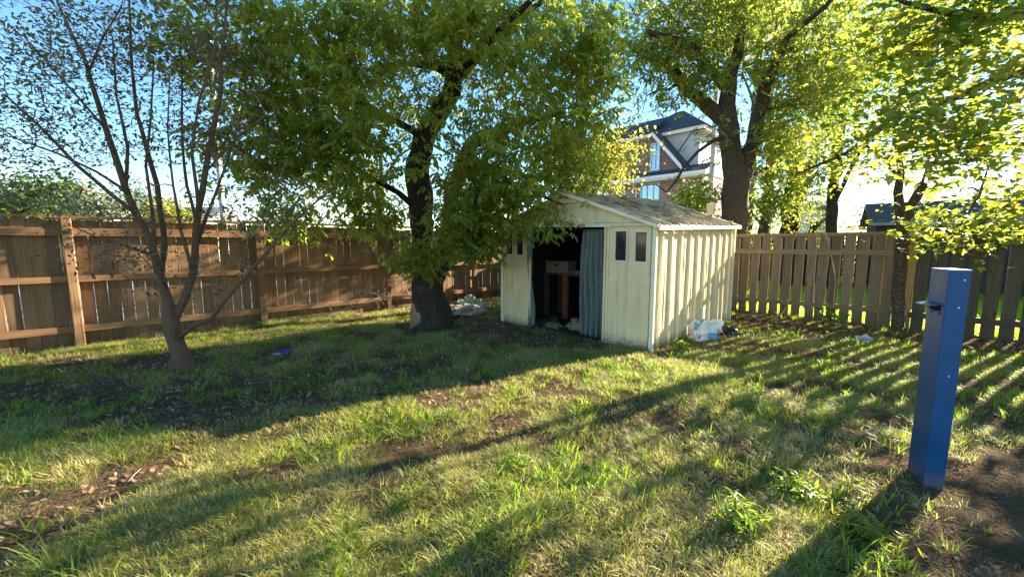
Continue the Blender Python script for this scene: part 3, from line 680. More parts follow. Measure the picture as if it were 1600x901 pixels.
def tree(name, base, limbs, clumps, leaf, L, n_per=10, kind='compound', spread=.14, droop=.5, label='', cat='tree', group=None,
         bark=None, clear=None, sides=10, rough=.12, twig_r=.006, max_reach=3.0, wr=.5, tone_shift=0, bare=0, seed=1, twig_mat=None, twigs_vis=True):
    """limbs: list of [(point, radius)...]; clumps: list of (centre, radii, count)"""
    rr = np.random.default_rng(seed); base = Vector(base)
    root = empty(name, base, label=label, cat=cat, group=group)
    mb = MB(); nodes = []; nrad = []
    for li, lm in enumerate(limbs):
        pts, rad = [], []
        for (p0, r0), (p1, r1) in zip(lm[:-1], lm[1:]):
            k = max(2, int((Vector(p1) - Vector(p0)).length / .12))
            for i in range(k):
                t = i / k; p = Vector(p0).lerp(Vector(p1), t); r = r0 + (r1 - r0) * t
                p = p + Vector((mnoise.noise(p * 2.2), mnoise.noise(p * 2.2 + Vector((9, 1, 4))), 0)) * min(.07, r * .55)
                pts.append(p); rad.append(r)
        pts.append(Vector(lm[-1][0])); rad.append(lm[-1][1])
        mb.tube([p - base for p in pts], rad, 20 if (li == 0 and rad[0] > .1) else sides, rough, seed=li)
        nodes += [tuple(p) for p in pts[2:]]; nrad += rad[2:]
    mb.build('trunk', bark or M['bark'], root, smooth=True)
    nodes = np.array(nodes); nrad = np.array(nrad)
    cps = []
    for (c, rd, cnt) in clumps:
        v = rr.normal(size=(cnt, 3)); v /= np.linalg.norm(v, axis=1, keepdims=True); v *= rr.random((cnt, 1)) ** .45
        cps.append(np.array(c) + v * np.array(rd))
    cps = np.concatenate(cps) if cps else np.zeros((0, 3))
    cps = cps[cps[:, 2] > .25]
    if clear:                                          # the photo shows these stretches of stem bare of leaves
        keep = []
        for c in cps:
            f = c[1] * _c - (c[2] - CAM_H) * _s; up = c[1] * _s + (c[2] - CAM_H) * _c; u, v = CX + FPX * c[0] / f, CY - FPX * up / f
            hid = any(c[1] < ymax and v0 <= v <= v1 and abs(u - (ua + (ub - ua) * (v - v0) / (v1 - v0))) < hw for (ua, v0, ub, v1, hw, ymax) in clear)
            keep.append(not hid or rr.random() < .08)
        cps = cps[np.array(keep)]
    d0 = np.array([np.min(np.sum((nodes - c) ** 2, 1)) for c in cps]) if len(cps) else []
    cps = cps[np.argsort(d0)]
    tw = MB(); tips = []
    for c in cps:
        dd = np.sqrt(np.sum((nodes - c) ** 2, 1)) + .25 * np.maximum(0, nodes[:, 2] - c[2]); i = int(np.argmin(dd)); a = Vector(nodes[i]); cc = Vector(c); ln = (cc - a).length
        if ln > max_reach: continue
        sag = Vector((0, 0, ln * .12)); side = Vector(rr.normal(size=3)) * ln * .07
        n = max(3, int(ln / .25)); pts = []; r0 = min(nrad[i] * .7, .006 + .012 * ln)
        for k in range(n + 1):
            t = k / n; p = a.lerp(cc, t) + sag * math.sin(math.pi * t) + side * math.sin(math.pi * t) + Vector(rr.normal(size=3)) * .012
            pts.append(p)
        rad = [r0 * (1 - t / n) + twig_r * .45 * (t / n) for t in range(n + 1)]
        tw.tube([p - base for p in pts], rad, 4 if r0 < .012 else 6, cap=False)
        nodes = np.vstack([nodes, np.array([tuple(p) for p in pts[1:]])]); nrad = np.concatenate([nrad, rad[1:]])
        if rr.random() >= bare:
            tips.append(tuple(pts[-1] - base))
            if n > 3: tips.append(tuple(pts[-2] - base))
    if twigs_vis and tw.v: tw.build('branches', twig_mat or M['twig'], root, smooth=True, kind='stuff')
    if tips:
        V, F, T = make_leaves(np.array(tips), n_per, spread, L, kind, droop, wr, tone_shift)
        link('foliage', np_mesh('foliage', V, F, T), leaf, root, kind='stuff')
    return root
def rpx(px, y): return px * y / FPX                    # half-widths: pixels at distance y -> metres

def C(u, v, y, ru, rv, ry, n): return (tuple(P(u, v, y)), (rpx(ru, y), ry, rpx(rv, y)), n)
# --- big tree left of the shed
Y = 6.76
b0 = G(675, 512); b0.z = -.05
def L_(y, *pts): return [(P(u, v, y if len(q) == 0 else q[0]), r) for (u, v, r, *q) in pts]
limbs = [
    [(b0, .40)] + L_(Y, (676, 500, .34), (674, 470, .285), (670, 430, .25), (664, 390, .20), (658, 350, .19), (654, 300, .20), (652, 255, .19), (663, 215, .165), (684, 175, .16), (703, 145, .14), (710, 110, .12), (716, 70, .09), (712, 20, .07), (705, -60, .05), (700, -150, .03)),
    L_(Y, (676, 450, .16, 6.9), (693, 410, .13, 7.0), (702, 350, .12, 7.05), (706, 300, .13, 7.1), (722, 255, .14, 7.1), (742, 222, .12, 7.1), (775, 208, .10, 7.15), (820, 190, .07, 7.2), (880, 175, .04, 7.2)),
    L_(Y, (708, 130, .11), (735, 95, .10), (765, 65, .085), (800, 40, .06), (850, 0, .045), (900, -60, .03)),
    L_(Y, (706, 120, .07), (680, 104, .07), (640, 98, .055), (590, 105, .04), (530, 120, .025)),
    L_(Y, (712, 100, .05), (692, 60, .04), (670, 20, .03), (640, -60, .02)),
    L_(Y, (655, 330, .06), (620, 300, .045, 6.5), (560, 265, .035, 6.2), (500, 230, .025, 5.9)),
    L_(Y, (664, 215, .07), (620, 190, .05, 6.3), (560, 160, .04, 5.8), (480, 120, .025, 5.4)),
    L_(Y, (722, 255, .05, 7.0), (770, 270, .035, 6.4), (830, 300, .022, 6.0), (880, 320, .014, 5.7)),
    L_(Y, (706, 140, .07), (740, 90, .05, 6.1), (790, 40, .04, 5.4), (850, -20, .03, 4.8)),
]
clumps = [C(560, 130, 6.3, 165, 110, 1.3, 120), C(520, 265, 6.0, 110, 62, .9, 85), C(640, 60, 6.3, 170, 90, 1.5, 100), C(800, 90, 6.6, 130, 110, 1.5, 90),
          C(850, 210, 6.7, 100, 80, 1.2, 80), C(745, 300, 6.3, 75, 60, .5, 75), C(745, 372, 6.2, 55, 32, .35, 46), C(880, 262, 7.0, 50, 40, .9, 22), C(930, 130, 6.6, 38, 90, 1.0, 50),
          C(655, 398, 6.2, 42, 16, .15, 26), C(600, 335, 6.0, 60, 22, .4, 30), C(470, 60, 5.6, 90, 80, .8, 50), C(865, 340, 5.6, 22, 18, .15, 7), C(775, 335, 6.1, 40, 25, .25, 16),
          C(700, -140, 6.5, 300, 130, 2.0, 90), C(440, 335, 5.9, 50, 28, .4, 22), C(820, 30, 5.2, 150, 60, .8, 50), C(420, 170, 5.6, 90, 90, .6, 55), C(560, 200, 5.4, 150, 110, .5, 70), C(760, 230, 5.7, 90, 80, .4, 50), C(805, 290, 5.9, 55, 35, .4, 34), C(880, 235, 7.4, 50, 50, .6, 30), C(860, 120, 7.4, 90, 100, .6, 55), C(720, 345, 5.9, 60, 30, .25, 34), C(395, 90, 5.3, 70, 90, .6, 30), C(385, 240, 5.2, 60, 60, .5, 30), C(330, 60, 5.2, 70, 70, .5, 34), C(620, 30, 5.6, 190, 45, .6, 70), C(900, 60, 6.2, 70, 80, .6, 60), C(880, 278, 6.6, 60, 22, .3, 16), C(500, 180, 5.4, 90, 90, .4, 36)]
bt = tree('box_elder_tree', (b0.x, b0.y, 0), limbs, clumps, M['leaf_c'], .098, 8, 'compound', .17, .55, clear=[(716, 90, 700, 145, 10, 6.9), (705, 140, 655, 240, 20, 6.9), (655, 240, 655, 330, 36, 6.9), (655, 330, 662, 380, 34, 6.8), (668, 425, 672, 520, 60, 8), (797, 352, 797, 410, 20, 8)], label='big dark trunked leafy tree with a split base left of the shed', seed=3, wr=.5, max_reach=2.6, rough=.16)
# stripped wood where the bark has split at the foot of the trunk
mb = MB(); base = Vector((b0.x, b0.y, 0))
def split(i, j):
    z = .04 + 1.0 * j; ang = R(202) + R(62) * (i - .5) * (1 - .55 * j) * 1.6 + R(4) * math.sin(j * 7)
    r = (.335 - .115 * j) - .03 + .075 * math.sin(math.pi * i) ** .7 * (1 - j ** 3) + .02 * mnoise.noise(Vector((i * 9, j * 3, 2)))
    cx = .0 - .02 * j; return (cx + r * math.cos(ang), r * math.sin(ang), z)
mb.grid(split, 16, 24).build('split_bark', M['wood_inner'], bt, smooth=True)
# --- small multi-stem tree at the left
Y = 4.44; s0 = G(284, 578); s0.z = -.03
limbs = [
    [(s0, .125)] + L_(Y, (283, 560, 0.0903), (277, 530, 0.0792), (271, 500, 0.0811), (262, 470, 0.0491), (252, 430, 0.0393), (243, 395, 0.0360), (230, 365, 0.0328), (214, 335, 0.0328), (196, 295, 0.0308), (180, 245, 0.0288), (163, 195, 0.0262), (148, 145, 0.0229), (133, 95, 0.0183), (105, 40, 0.0131), (80, -20, 0.0092)),
    L_(Y, (273, 500, 0.0491), (290, 465, 0.0426, 4.5), (303, 425, 0.0393, 4.55), (306, 380, 0.0360, 4.6), (311, 320, 0.0328, 4.6), (322, 260, 0.0295, 4.6), (334, 200, 0.0262, 4.6), (345, 140, 0.0210, 4.6), (348, 70, 0.0157, 4.6), (356, -10, 0.0105, 4.6), (362, -90, 0.0066, 4.6)),
    L_(Y, (253, 434, 0.0328, 4.45), (257, 385, 0.0302, 4.6), (251, 335, 0.0276, 4.7), (246, 290, 0.0249, 4.7), (229, 230, 0.0223, 4.7), (214, 180, 0.0183, 4.7), (206, 110, 0.0144, 4.7), (204, 40, 0.0105, 4.7), (200, -40, 0.0066, 4.7)),
    L_(Y, (282, 526, 0.0295, 4.4), (303, 508, 0.0236, 4.28), (330, 497, 0.0210, 4.15), (352, 468, 0.0197, 4.05), (378, 440, 0.0171, 3.95), (415, 395, 0.0157, 3.85), (455, 350, 0.0118, 3.8), (500, 310, 0.0079, 3.8), (545, 270, 0.0052, 3.8)),
    L_(Y, (214, 335, 0.0229, 4.4), (170, 300, 0.0197, 4.3), (120, 258, 0.0164, 4.15), (70, 205, 0.0131, 4.0), (10, 150, 0.0092, 3.9)),
    L_(Y, (200, 300, 0.0164, 4.4), (150, 268, 0.0131, 4.3), (90, 240, 0.0105, 4.2), (20, 215, 0.0079, 4.1)),
    L_(Y, (308, 350, 0.0197, 4.6), (292, 290, 0.0157, 4.75), (285, 220, 0.0131, 4.9), (284, 130, 0.0105, 5.0), (280, 30, 0.0066, 5.0)),
    L_(Y, (311, 330, 0.0197, 4.55), (300, 240, 0.0144, 4.4), (310, 160, 0.0118, 4.3), (335, 80, 0.0079, 4.2), (340, 0, 0.0059, 4.2)),
    L_(Y, (163, 200, 0.0131, 4.4), (120, 150, 0.0105, 4.3), (85, 110, 0.0079, 4.2), (40, 60, 0.0052, 4.1)),
    L_(Y, (140, 110, 0.0118, 4.4), (160, 60, 0.0085, 4.3), (190, 10, 0.0066, 4.2)),
    L_(Y, (245, 400, 0.0197, 4.4), (200, 385, 0.0105, 4.1), (150, 370, 0.0072, 3.9), (105, 350, 0.0046, 3.7)),
    L_(Y, (320, 270, 0.0131, 4.6), (370, 215, 0.0092, 4.5), (430, 170, 0.0059, 4.4)),
    L_(Y, (262, 450, 0.0079, 4.4), (240, 420, 0.0059, 4.2), (215, 395, 0.0039, 4.1)),
    L_(Y, (243, 395, .022, 4.45), (238, 330, .018, 4.5), (228, 260, .014, 4.6), (236, 180, .01, 4.6), (240, 90, .006, 4.6)),
    L_(Y, (303, 400, .022, 4.6), (322, 340, .018, 4.7), (345, 280, .014, 4.7), (372, 200, .01, 4.7), (388, 110, .006, 4.7)),
    L_(Y, (196, 300, .02, 4.5), (200, 230, .015, 4.5), (182, 150, .011, 4.5), (176, 60, .007, 4.5)),
    L_(Y, (300, 420, .02, 4.5), (283, 360, .016, 4.45), (270, 290, .012, 4.4), (262, 200, .008, 4.4), (265, 120, .005, 4.4)),
]
clumps = [C(80, 90, 4.1, 110, 100, .6, 210), C(220, 70, 4.5, 120, 95, .7, 262), C(340, 90, 4.6, 80, 110, .6, 91), C(90, 215, 4.1, 100, 50, .5, 107), C(270, 210, 4.6, 110, 55, .6, 140), C(380, 215, 4.5, 60, 70, .5, 33),
          C(110, 320, 4.0, 110, 30, .5, 52), C(175, 395, 3.9, 75, 30, .4, 35), C(230, 430, 4.0, 25, 18, .2, 7), C(400, 340, 4.0, 80, 50, .3, 45), C(300, 340, 4.5, 90, 60, .5, 45), C(340, 430, 4.1, 70, 40, .3, 20), C(200, -120, 4.4, 260, 100, .9, 210), C(15, 180, 3.9, 60, 160, .5, 80), C(470, 300, 3.9, 60, 40, .2, 23)]
tree('plum_tree', (s0.x, s0.y, 0), limbs, clumps, M['leaf_s'], .053, 11, 'single', .13, .35, label='small slender multi stemmed tree with sparse dull leaves before the left fence', seed=5, wr=.5, bark=M['bark_s'], rough=.1, max_reach=1.6, bare=.33, twig_r=.009, sides=8, twig_mat=m_plain('reddish_twigs', (.3, .18, .13), .8, .3, 20))
# --- right tree behind the fence
Y = 9.1; r0 = P(1143, 400, Y); r0.z = -.05
limbs = [
    [(r0, .33)] + L_(Y, (1143, 400, 0.3096), (1146, 345, 0.2838), (1150, 310, 0.2666), (1150, 275, 0.2838), (1140, 235, 0.2064), (1138, 200, 0.2064), (1136, 165, 0.1720), (1140, 130, 0.1462), (1150, 95, 0.1204), (1158, 50, 0.0946), (1150, 0, 0.0688), (1140, -90, 0.0430)),
    L_(Y, (1152, 300, 0.1892), (1163, 265, 0.1720), (1175, 225, 0.1634), (1185, 180, 0.1462), (1200, 130, 0.1376), (1222, 85, 0.1118), (1248, 45, 0.0860), (1280, 0, 0.0688), (1330, -80, 0.0430)),
    L_(Y, (1142, 195, 0.1462), (1120, 175, 0.1462), (1092, 155, 0.1333), (1066, 128, 0.1204), (1040, 102, 0.1032), (1010, 85, 0.0860), (980, 70, 0.0602), (930, 40, 0.0430)),
    L_(Y, (1140, 150, 0.1032), (1110, 110, 0.0946, 8.8), (1085, 75, 0.0860, 8.6), (1055, 62, 0.0688, 8.4), (1010, 50, 0.0516, 8.2)),
    L_(Y, (1138, 212, 0.0468), (1115, 220, 0.0409, 8.9), (1090, 237, 0.0351, 8.7), (1068, 262, 0.0292, 8.6), (1055, 285, 0.0263, 8.5), (1042, 300, 0.0175, 8.5), (1025, 288, 0.0117, 8.5), (1000, 290, 0.0058, 8.5)),
    L_(Y, (1068, 262, 0.0215, 8.6), (1058, 240, 0.0155, 8.6), (1082, 205, 0.0120, 8.6), (1125, 195, 0.0086, 8.6)),
    L_(Y, (1066, 128, 0.0430), (1045, 140, 0.0258, 8.9), (1030, 140, 0.0215, 8.8), (1010, 150, 0.0120, 8.8), (1003, 178, 0.0069, 8.8)),
    L_(Y, (1185, 185, 0.0860), (1215, 165, 0.0688, 9.6), (1255, 160, 0.0602, 10), (1310, 165, 0.0430, 10.5)),
    L_(Y, (1165, 280, 0.0688), (1190, 270, 0.0516, 9.5), (1220, 240, 0.0344, 9.8), (1260, 220, 0.0258, 11.3)),
    L_(Y, (1200, 130, 0.0688), (1230, 60, 0.0516, 8.2), (1290, 10, 0.0430, 7.4), (1350, -60, 0.0344, 6.8)),
]
clumps = [C(1180, 60, 8.9, 150, 90, 1.6, 150), C(1230, 160, 9.2, 100, 75, 1.5, 130), C(1245, 265, 11.8, 75, 60, .9, 90), C(1330, 80, 9.0, 130, 110, 1.6, 120), C(1060, 20, 8.7, 120, 50, 1.2, 85),
          C(1160, 200, 8.6, 55, 22, .5, 26), C(1200, 225, 8.8, 60, 30, .6, 34), C(1095, 310, 9.6, 30, 34, .6, 32), C(1080, 128, 8.7, 50, 26, .5, 22), C(1010, 95, 8.6, 60, 30, .6, 30), C(1030, 150, 8.8, 30, 18, .3, 6),
          C(1200, -110, 9, 300, 110, 2.2, 100), C(1110, 215, 9.2, 20, 15, .3, 4), C(1220, 318, 12.3, 60, 34, .6, 40), C(1100, 100, 8.5, 40, 40, .4, 20)]
tree('box_elder_tree', (r0.x, r0.y, 0), limbs, clumps, M['leaf_r'], .095, 13, 'compound', .22, .5, label='tall forked tree with yellow green leaves rising behind the shed', seed=9, bark=M['bark_r'], max_reach=3, rough=.12, tone_shift=.05, clear=[(1150, 110, 1140, 240, 26, 10.5), (1140, 240, 1148, 345, 40, 10.5), (1200, 130, 1160, 290, 22, 10.5), (1040, 100, 1130, 185, 14, 10.5)])
# --- Y-shaped sapling at the right fence
Y = 6.3; q0 = G(1403, 520); q0.z = -.03; Y = q0.y
limbs = [[(q0, .09)] + L_(Y, (1404, 500, .085), (1404, 440, .08), (1406, 390, .08), (1409, 355, .085), (1406, 330, .065), (1405, 300, .055), (1410, 270, .045), (1400, 220, .035), (1385, 160, .025)),
         L_(Y, (1409, 360, .07), (1420, 330, .07), (1432, 308, .068), (1441, 290, .066), (1443, 287, .064)),
         L_(Y, (1436, 300, .02), (1450, 260, .016), (1455, 210, .012)), L_(Y, (1408, 280, .03), (1370, 240, .02, 6.2), (1330, 210, .012, 6.0))]
clumps = [C(1400, 215, Y, 75, 55, .7, 40), C(1450, 285, Y, 40, 35, .4, 16), C(1350, 250, Y, 55, 35, .5, 20), C(1425, 130, Y, 80, 60, .7, 24), C(1440, 335, Y, 28, 20, .2, 12)]
tree('maple_sapling', (q0.x, q0.y, 0), limbs, clumps, M['leaf_r'], .085, 9, 'single', .15, .4, label='young tree with a forked cut off stem against the right fence', seed=12, bark=M['bark_r'], wr=.6, max_reach=1.8)
# --- maple outside the right edge, its boughs hang into the picture
t0_ = Vector((9.3, 4.6, -.05))
limbs = [[(t0_, .28), (t0_ + Vector((0, 0, 2)), .2), (t0_ + Vector((-.1, 0, 3.4)), .17), (t0_ + Vector((.1, .1, 5.5)), .1), (t0_ + Vector((.0, .2, 7.5)), .05)],
         [(t0_ + Vector((-.05, 0, 3.0)), .11), (P(1640, 100, 5.0), .075)] + L_(5, (1580, 115, .06, 4.9), (1480, 158, .04, 4.9), (1400, 185, .03, 5.0), (1320, 240, .02, 5.2), (1245, 272, .012, 5.4)),
         [(t0_ + Vector((-.05, 0, 3.2)), .11), (P(1640, 0, 4.6), .075)] + L_(5, (1560, 30, .05, 4.6), (1480, 20, .035, 4.6), (1400, 0, .02, 4.6)),
         [(t0_ + Vector((-.05, 0, 2.4)), .06), (P(1640, 215, 5.3), .04)] + L_(5, (1560, 235, .02, 5.2), (1530, 228, .018, 5.1), (1544, 262, .012, 5.1), (1530, 305, .009, 5.1), (1512, 335, .007, 5.1)),
         [(t0_ + Vector((-.05, 0, 2.2)), .05), (P(1680, 290, 5.5), .03)] + L_(5, (1600, 300, .015, 5.4), (1540, 345, .01, 5.4), (1480, 350, .006, 5.4)),
         [(t0_ + Vector((-.05, 0, 3.6)), .09), (t0_ + Vector((-2, -1.5, 4.6)), .05), (t0_ + Vector((-4, -2.2, 5.2)), .02)],
         [(t0_ + Vector((.0, 0, 3.8)), .09), (t0_ + Vector((1.5, 1.5, 5)), .05), (t0_ + Vector((2.5, 2.4, 6)), .02)],
         [(t0_ + Vector((.0, 0, 3.8)), .09), (t0_ + Vector((-.5, 2.2, 5)), .05), (t0_ + Vector((-1, 3.4, 5.6)), .02)]]
clumps = [C(1520, 150, 4.4, 110, 60, .4, 75), C(1400, 190, 4.5, 90, 34, .3, 36), C(1540, 40, 4.7, 110, 60, .5, 110), C(1430, 40, 4.7, 90, 50, .4, 60), C(1480, 220, 4.3, 110, 40, .3, 50), C(1430, 110, 5.0, 90, 50, .5, 50), C(1300, 245, 5.3, 60, 26, .3, 20), C(1580, 225, 5.0, 40, 40, .3, 22),
          C(1540, 300, 5.2, 45, 22, .2, 9), C(1590, 310, 5.3, 35, 40, .3, 26), C(1550, 360, 5.4, 70, 18, .25, 18), C(1450, 345, 5.4, 45, 22, .2, 16), C(1490, 365, 5.4, 50, 14, .2, 12), C(1480, 250, 4.4, 60, 25, .3, 14),
          (tuple(t0_ + Vector((0, 0, 5.6))), (2.6, 2.4, 1.7), 40), (tuple(t0_ + Vector((-2.8, -1.6, 5.0))), (1.5, 1.3, .7), 12), ((9.0, 4.85, 2.6), (1.2, .8, .8), 230), ((9.4, 5.2, 2.3), (.8, .4, .35), 60), ((7.9, 4.1, 2.6), (.5, .5, .4), 30)]  # dense low clumps out of view, added to shade the bare patch
tree('maple_tree', (t0_.x, t0_.y, 0), limbs, clumps, M['leaf_o'], .10, 9, 'maple', .2, .25, label='maple whose leafy boughs hang in from the right edge above the blue post', seed=15, bark=M['bark_r'], max_reach=2.2, tone_shift=.02)

# --- trees and hedges beyond the fences
def far_tree(name, u, v_top, y, half_px, label, leaf, n=90, L=.14, n_per=9, cat='tree', trunk=.16, seed=1, kind='small', spread=.3, group=None, lo=.35, droop=.4, tone_shift=0, wr=.6):
    top = P(u, v_top, y); h = top.z; hw = rpx(half_px, y); g = Vector((top.x, y, 0))
    limbs = [[(g, trunk), (g + Vector((0, 0, h * .45)), trunk * .8), (g + Vector((.1, 0, h * .8)), trunk * .3)]]
    for k in range(5):
        a = k * 1.26 + seed; st = g + Vector((0, 0, h * (.3 + .08 * k)))
        limbs.append([(st, trunk * .45), (st + Vector((math.cos(a) * hw * .4, math.sin(a) * hw * .4, h * .16)), trunk * .3), (st + Vector((math.cos(a) * hw * .75, math.sin(a) * hw * .7, h * .22)), trunk * .12)])
    rr = random.Random(seed); cl_ = []
    for k in range(6):
        a = rr.uniform(0, 6.28); z = h * rr.uniform(lo + .15, .86); q = rr.uniform(.15, .6) * hw
        cl_.append(((g.x + math.cos(a) * q, g.y + math.sin(a) * q, z), (hw * .55, hw * .55, h * .17), n // 8))
    cl_.append(((g.x, g.y, h * (lo + 1) / 2), (hw * .8, hw * .8, h * (1 - lo) * .48), n // 4))
    return tree(name, g, limbs, cl_, leaf, L, n_per, kind, spread, droop, label=label, cat=cat, seed=seed, max_reach=hw * 1.5 + 1, sides=7, group=group, tone_shift=tone_shift, wr=wr)
far_tree('round_tree', 52, 244, 24, 62, 'round dark green and russet tree beyond the left fence', M['leaf_d'], 420, .3, 14, seed=21, spread=.45, lo=.2, trunk=.2)
far_tree('bush', 150, 296, 20, 42, 'low dull green shrub tree right of the round tree beyond the left fence', M['leaf_g'], 220, .2, 12, seed=22, lo=.1, cat='bush')
far_tree('bush', 205, 278, 28, 40, 'taller loose shrub tree seen between the small tree stems', M['leaf_g'], 240, .26, 12, seed=23, lo=.1, cat='bush')
far_tree('golden_bush', 270, 306, 17, 36, 'bright yellow green bush beyond the left fence behind the small tree', M['leaf_r'], 300, .16, 16, seed=24, lo=.05, cat='bush', tone_shift=.25)
far_tree('tree', 590, 190, 15, 90, 'mid green tree beyond the fence left of the big trunk', M['leaf_c'], 150, .13, 12, seed=26, lo=.1)
far_tree('tree', 745, 240, 15, 60, 'sunlit yellow green tree beyond the fence right of the big trunk', M['leaf_r'], 200, .12, 12, seed=27, lo=.15)
far_tree('tree', 1195, -70, 21, 115, 'tall crown filling the sky behind the forked tree', M['leaf_r'], 420, .21, 12, seed=41, lo=.72, trunk=.28, spread=.4)
g_ = Vector((9.0, 14.3, -.05))  # tree added to keep the sun off the left fence's upper boards
tree('tree', g_, [[(g_, .2), (g_ + Vector((.1, 0, 4)), .15), (g_ + Vector((-.1, 0, 7)), .08), (g_ + Vector((0, .1, 9.5)), .03)],
                  [(g_ + Vector((0, 0, 5.0)), .08), (g_ + Vector((-1.0, .2, 7.4)), .03)], [(g_ + Vector((0, 0, 5.2)), .08), (g_ + Vector((.6, -1.1, 7.4)), .03)]],
     [((8.5, 14.5, 9.0), (1.8, 1.7, 1.35), 150), ((9.7, 13.0, 8.6), (1.1, .9, 1.1), 70), ((9.2, 14.2, 10), (1.5, 1.5, 1.2), 60)], M['leaf_r'], .13, 12, 'single', .25, .4,
     label='added slender high crowned shade tree between the forked tree and the dark stemmed tree', seed=44, bark=M['bark_r'], max_reach=3.2)
far_tree('tree', 930, 130, 11.5, 68, 'bright yellow green crown above the left slope of the shed roof', M['leaf_r'], 380, .11, 12, seed=28, lo=.42, tone_shift=.2, trunk=.06)  # placed to shade the fence; sunlit yellow put into its leaf tone
far_tree('tree', 1250, 150, 13, 45, 'dark stemmed tree right of the tall forked tree', M['leaf_r'], 150, .12, 12, seed=29, lo=.45, trunk=.3)
far_tree('willow_tree', 1330, -10, 12, 78, 'grey green willow like tree towering behind the right fence', M['leaf_g'], 330, .17, 12, seed=30, lo=.5, trunk=.16, droop=1.2, wr=.28)
far_tree('tree', 1205, 262, 15, 60, 'yellow green bushy tree at the fence behind the forked tree', M['leaf_r'], 220, .12, 12, seed=31, lo=.05)
far_tree('bush', 1270, 315, 13, 35, 'dark green bush over the right fence below the dark stemmed tree', M['leaf_d'], 110, .09, 12, seed=32, lo=.1, cat='bush')
far_tree('tree', 1090, 262, 13.5, 30, 'leafy young tree between the brick house and the forked trunk', M['leaf_r'], 110, .1, 11, seed=33, lo=.15)
# flowering hedge
def hedge(name, u0, u1, v_top, y, label, leaf, seed=1, n=200, flower=None, L=.1):
    a, b = P(u0, v_top, y), P(u1, v_top, y); h = a.z; c = (a + b) / 2
    root = empty(name, (c.x, y, 0), label=label, cat='hedge'); rr = np.random.default_rng(seed)
    x = rr.uniform(a.x, b.x, n) - c.x; yy = rr.normal(size=n) * .35; top = h * (.8 + .25 * fbm(x * 1.3 + 5, yy * 0, seed, 3)); z = top * rr.random(n) ** .5
    V, F, T = make_leaves(np.stack([x, yy, z], 1), 16, .22, L, 'small', .2, .6); link('foliage', np_mesh('foliage', V, F, T), leaf, root, kind='stuff')
    mb = MB()
    for k in range(n // 12):
        q = Vector((x[k], yy[k], z[k])); mb.tube([(q.x * .97, q.y, 0), (q.x, q.y, q.z * .5), q], [.02, .015, .006], 4)
    mb.build('stems', M['twig'], root)
    if flower:
        k = rr.integers(0, n, n // 2); pts = np.stack([x[k], yy[k] - .2, z[k] + .1], 1)
        V, F, T = make_leaves(pts, 5, .12, .09, 'small', 0, .9); link('flowers', np_mesh('flowers', V, F, T), flower, root, kind='stuff')
    return root
M['flower'] = m_leaf('pink_flower', ((.45, .25, .2), (.6, .35, .3), (.7, .55, .5)), ((.5, .3, .25), (.7, .5, .45)), .3)
hedge('flowering_hedge', 1262, 1480, 326, 13, 'hedge dotted with pale pink blossom over the right fence', M['leaf_d'], 4, 190, M['flower'])
hedge('clipped_hedge', 1080, 1620, 396, 22, 'dark green hedge closing the far side of the neighbouring lawn', M['leaf_d'], 6, 520, None, .18)
hedge('low_hedge', -160, 420, 372, 21, 'low green hedge across the yard beyond the left fence', M['leaf_g'], 7, 420, None, .16)

# ================================================================== BUILDINGS BEYOND
HO = Vector((12.9, 27, 0)); hs_ = empty('brick_house', HO, YA, label='three storey brick house with dark hipped roof behind the shed', cat='house')
def ha(u):                                             # distance along its facade (to the left) at photo column u
    k = (u - CX) / FPX * _c; return (HO.x - k * HO.y) / (math.sin(YA) + k * math.cos(YA))
def hz(v, a): return CAM_H + (381 - v) / FPX * (27 + .7 * a)
# local: x = depth (away), y = along facade to the left
aR, aL = .2, 11.5; zsk = hz(273, 2); ztop = hz(212, 3)
w0, w1 = ha(1027), ha(998); wz0, wz1 = hz(320, 3.8), hz(289, 3.8)
def wallh(mb, x0, x1, y0, y1, z0, z1, holes):
    cur = y0
    for (h0, h1, q0, q1) in sorted(holes): mb.box(x0, x1, cur, h0, z0, z1).box(x0, x1, h0, h1, z0, q0).box(x0, x1, h0, h1, q1, z1); cur = h1
    return mb.box(x0, x1, cur, y1, z0, z1)
more = [(w1 + 2.6, w1 + 4.0, wz0, wz1), (w1 + 5.0, w1 + 6.2, wz0, wz1)]
wallh(MB(), 0, .25, aR, aL, 0, zsk - .3, [(w0, w1, wz0, wz1)] + [m_ for m_ in more if m_[1] < aL]).build('wall', M['brick'], hs_)
MB().box(.25, 8, aR, aR + .25, 0, zsk - .3).box(.25, 8, aL - .25, aL, 0, zsk - .3).box(8, 8.25, aR, aL, 0, zsk - .3).build('wall', M['brick'], hs_)
def hwindow(a0, a1, z0, z1, bars=2, x=0.0):
    mb = MB(); e = .07
    mb.box(x - .03, x + .12, a0, a0 + e, z0, z1).box(x - .03, x + .12, a1 - e, a1, z0, z1).box(x - .03, x + .12, a0 + e, a1 - e, z0, z0 + e).box(x - .03, x + .12, a0 + e, a1 - e, z1 - e, z1)
    for k in range(1, bars): 
        q = a0 + (a1 - a0) * k / bars; mb.box(x - .02, x + .1, q - .035, q + .035, z0 + e, z1 - e)
    fr = mb.build('window', M['white'], hs_)
    MB().box(x + .05, x + .07, a0 + e, a1 - e, z0 + e, z1 - e).build('pane', M['pane_sky'], fr)
    MB().box(x - .1, x - .031, a0 - .08, a1 + .08, z0 - .12, z0 - .002).build('sill', M['stucco'], fr)
hwindow(w0, w1, wz0, wz1, 3)
for m_ in more:
    if m_[1] < aL: hwindow(*m_, 2)
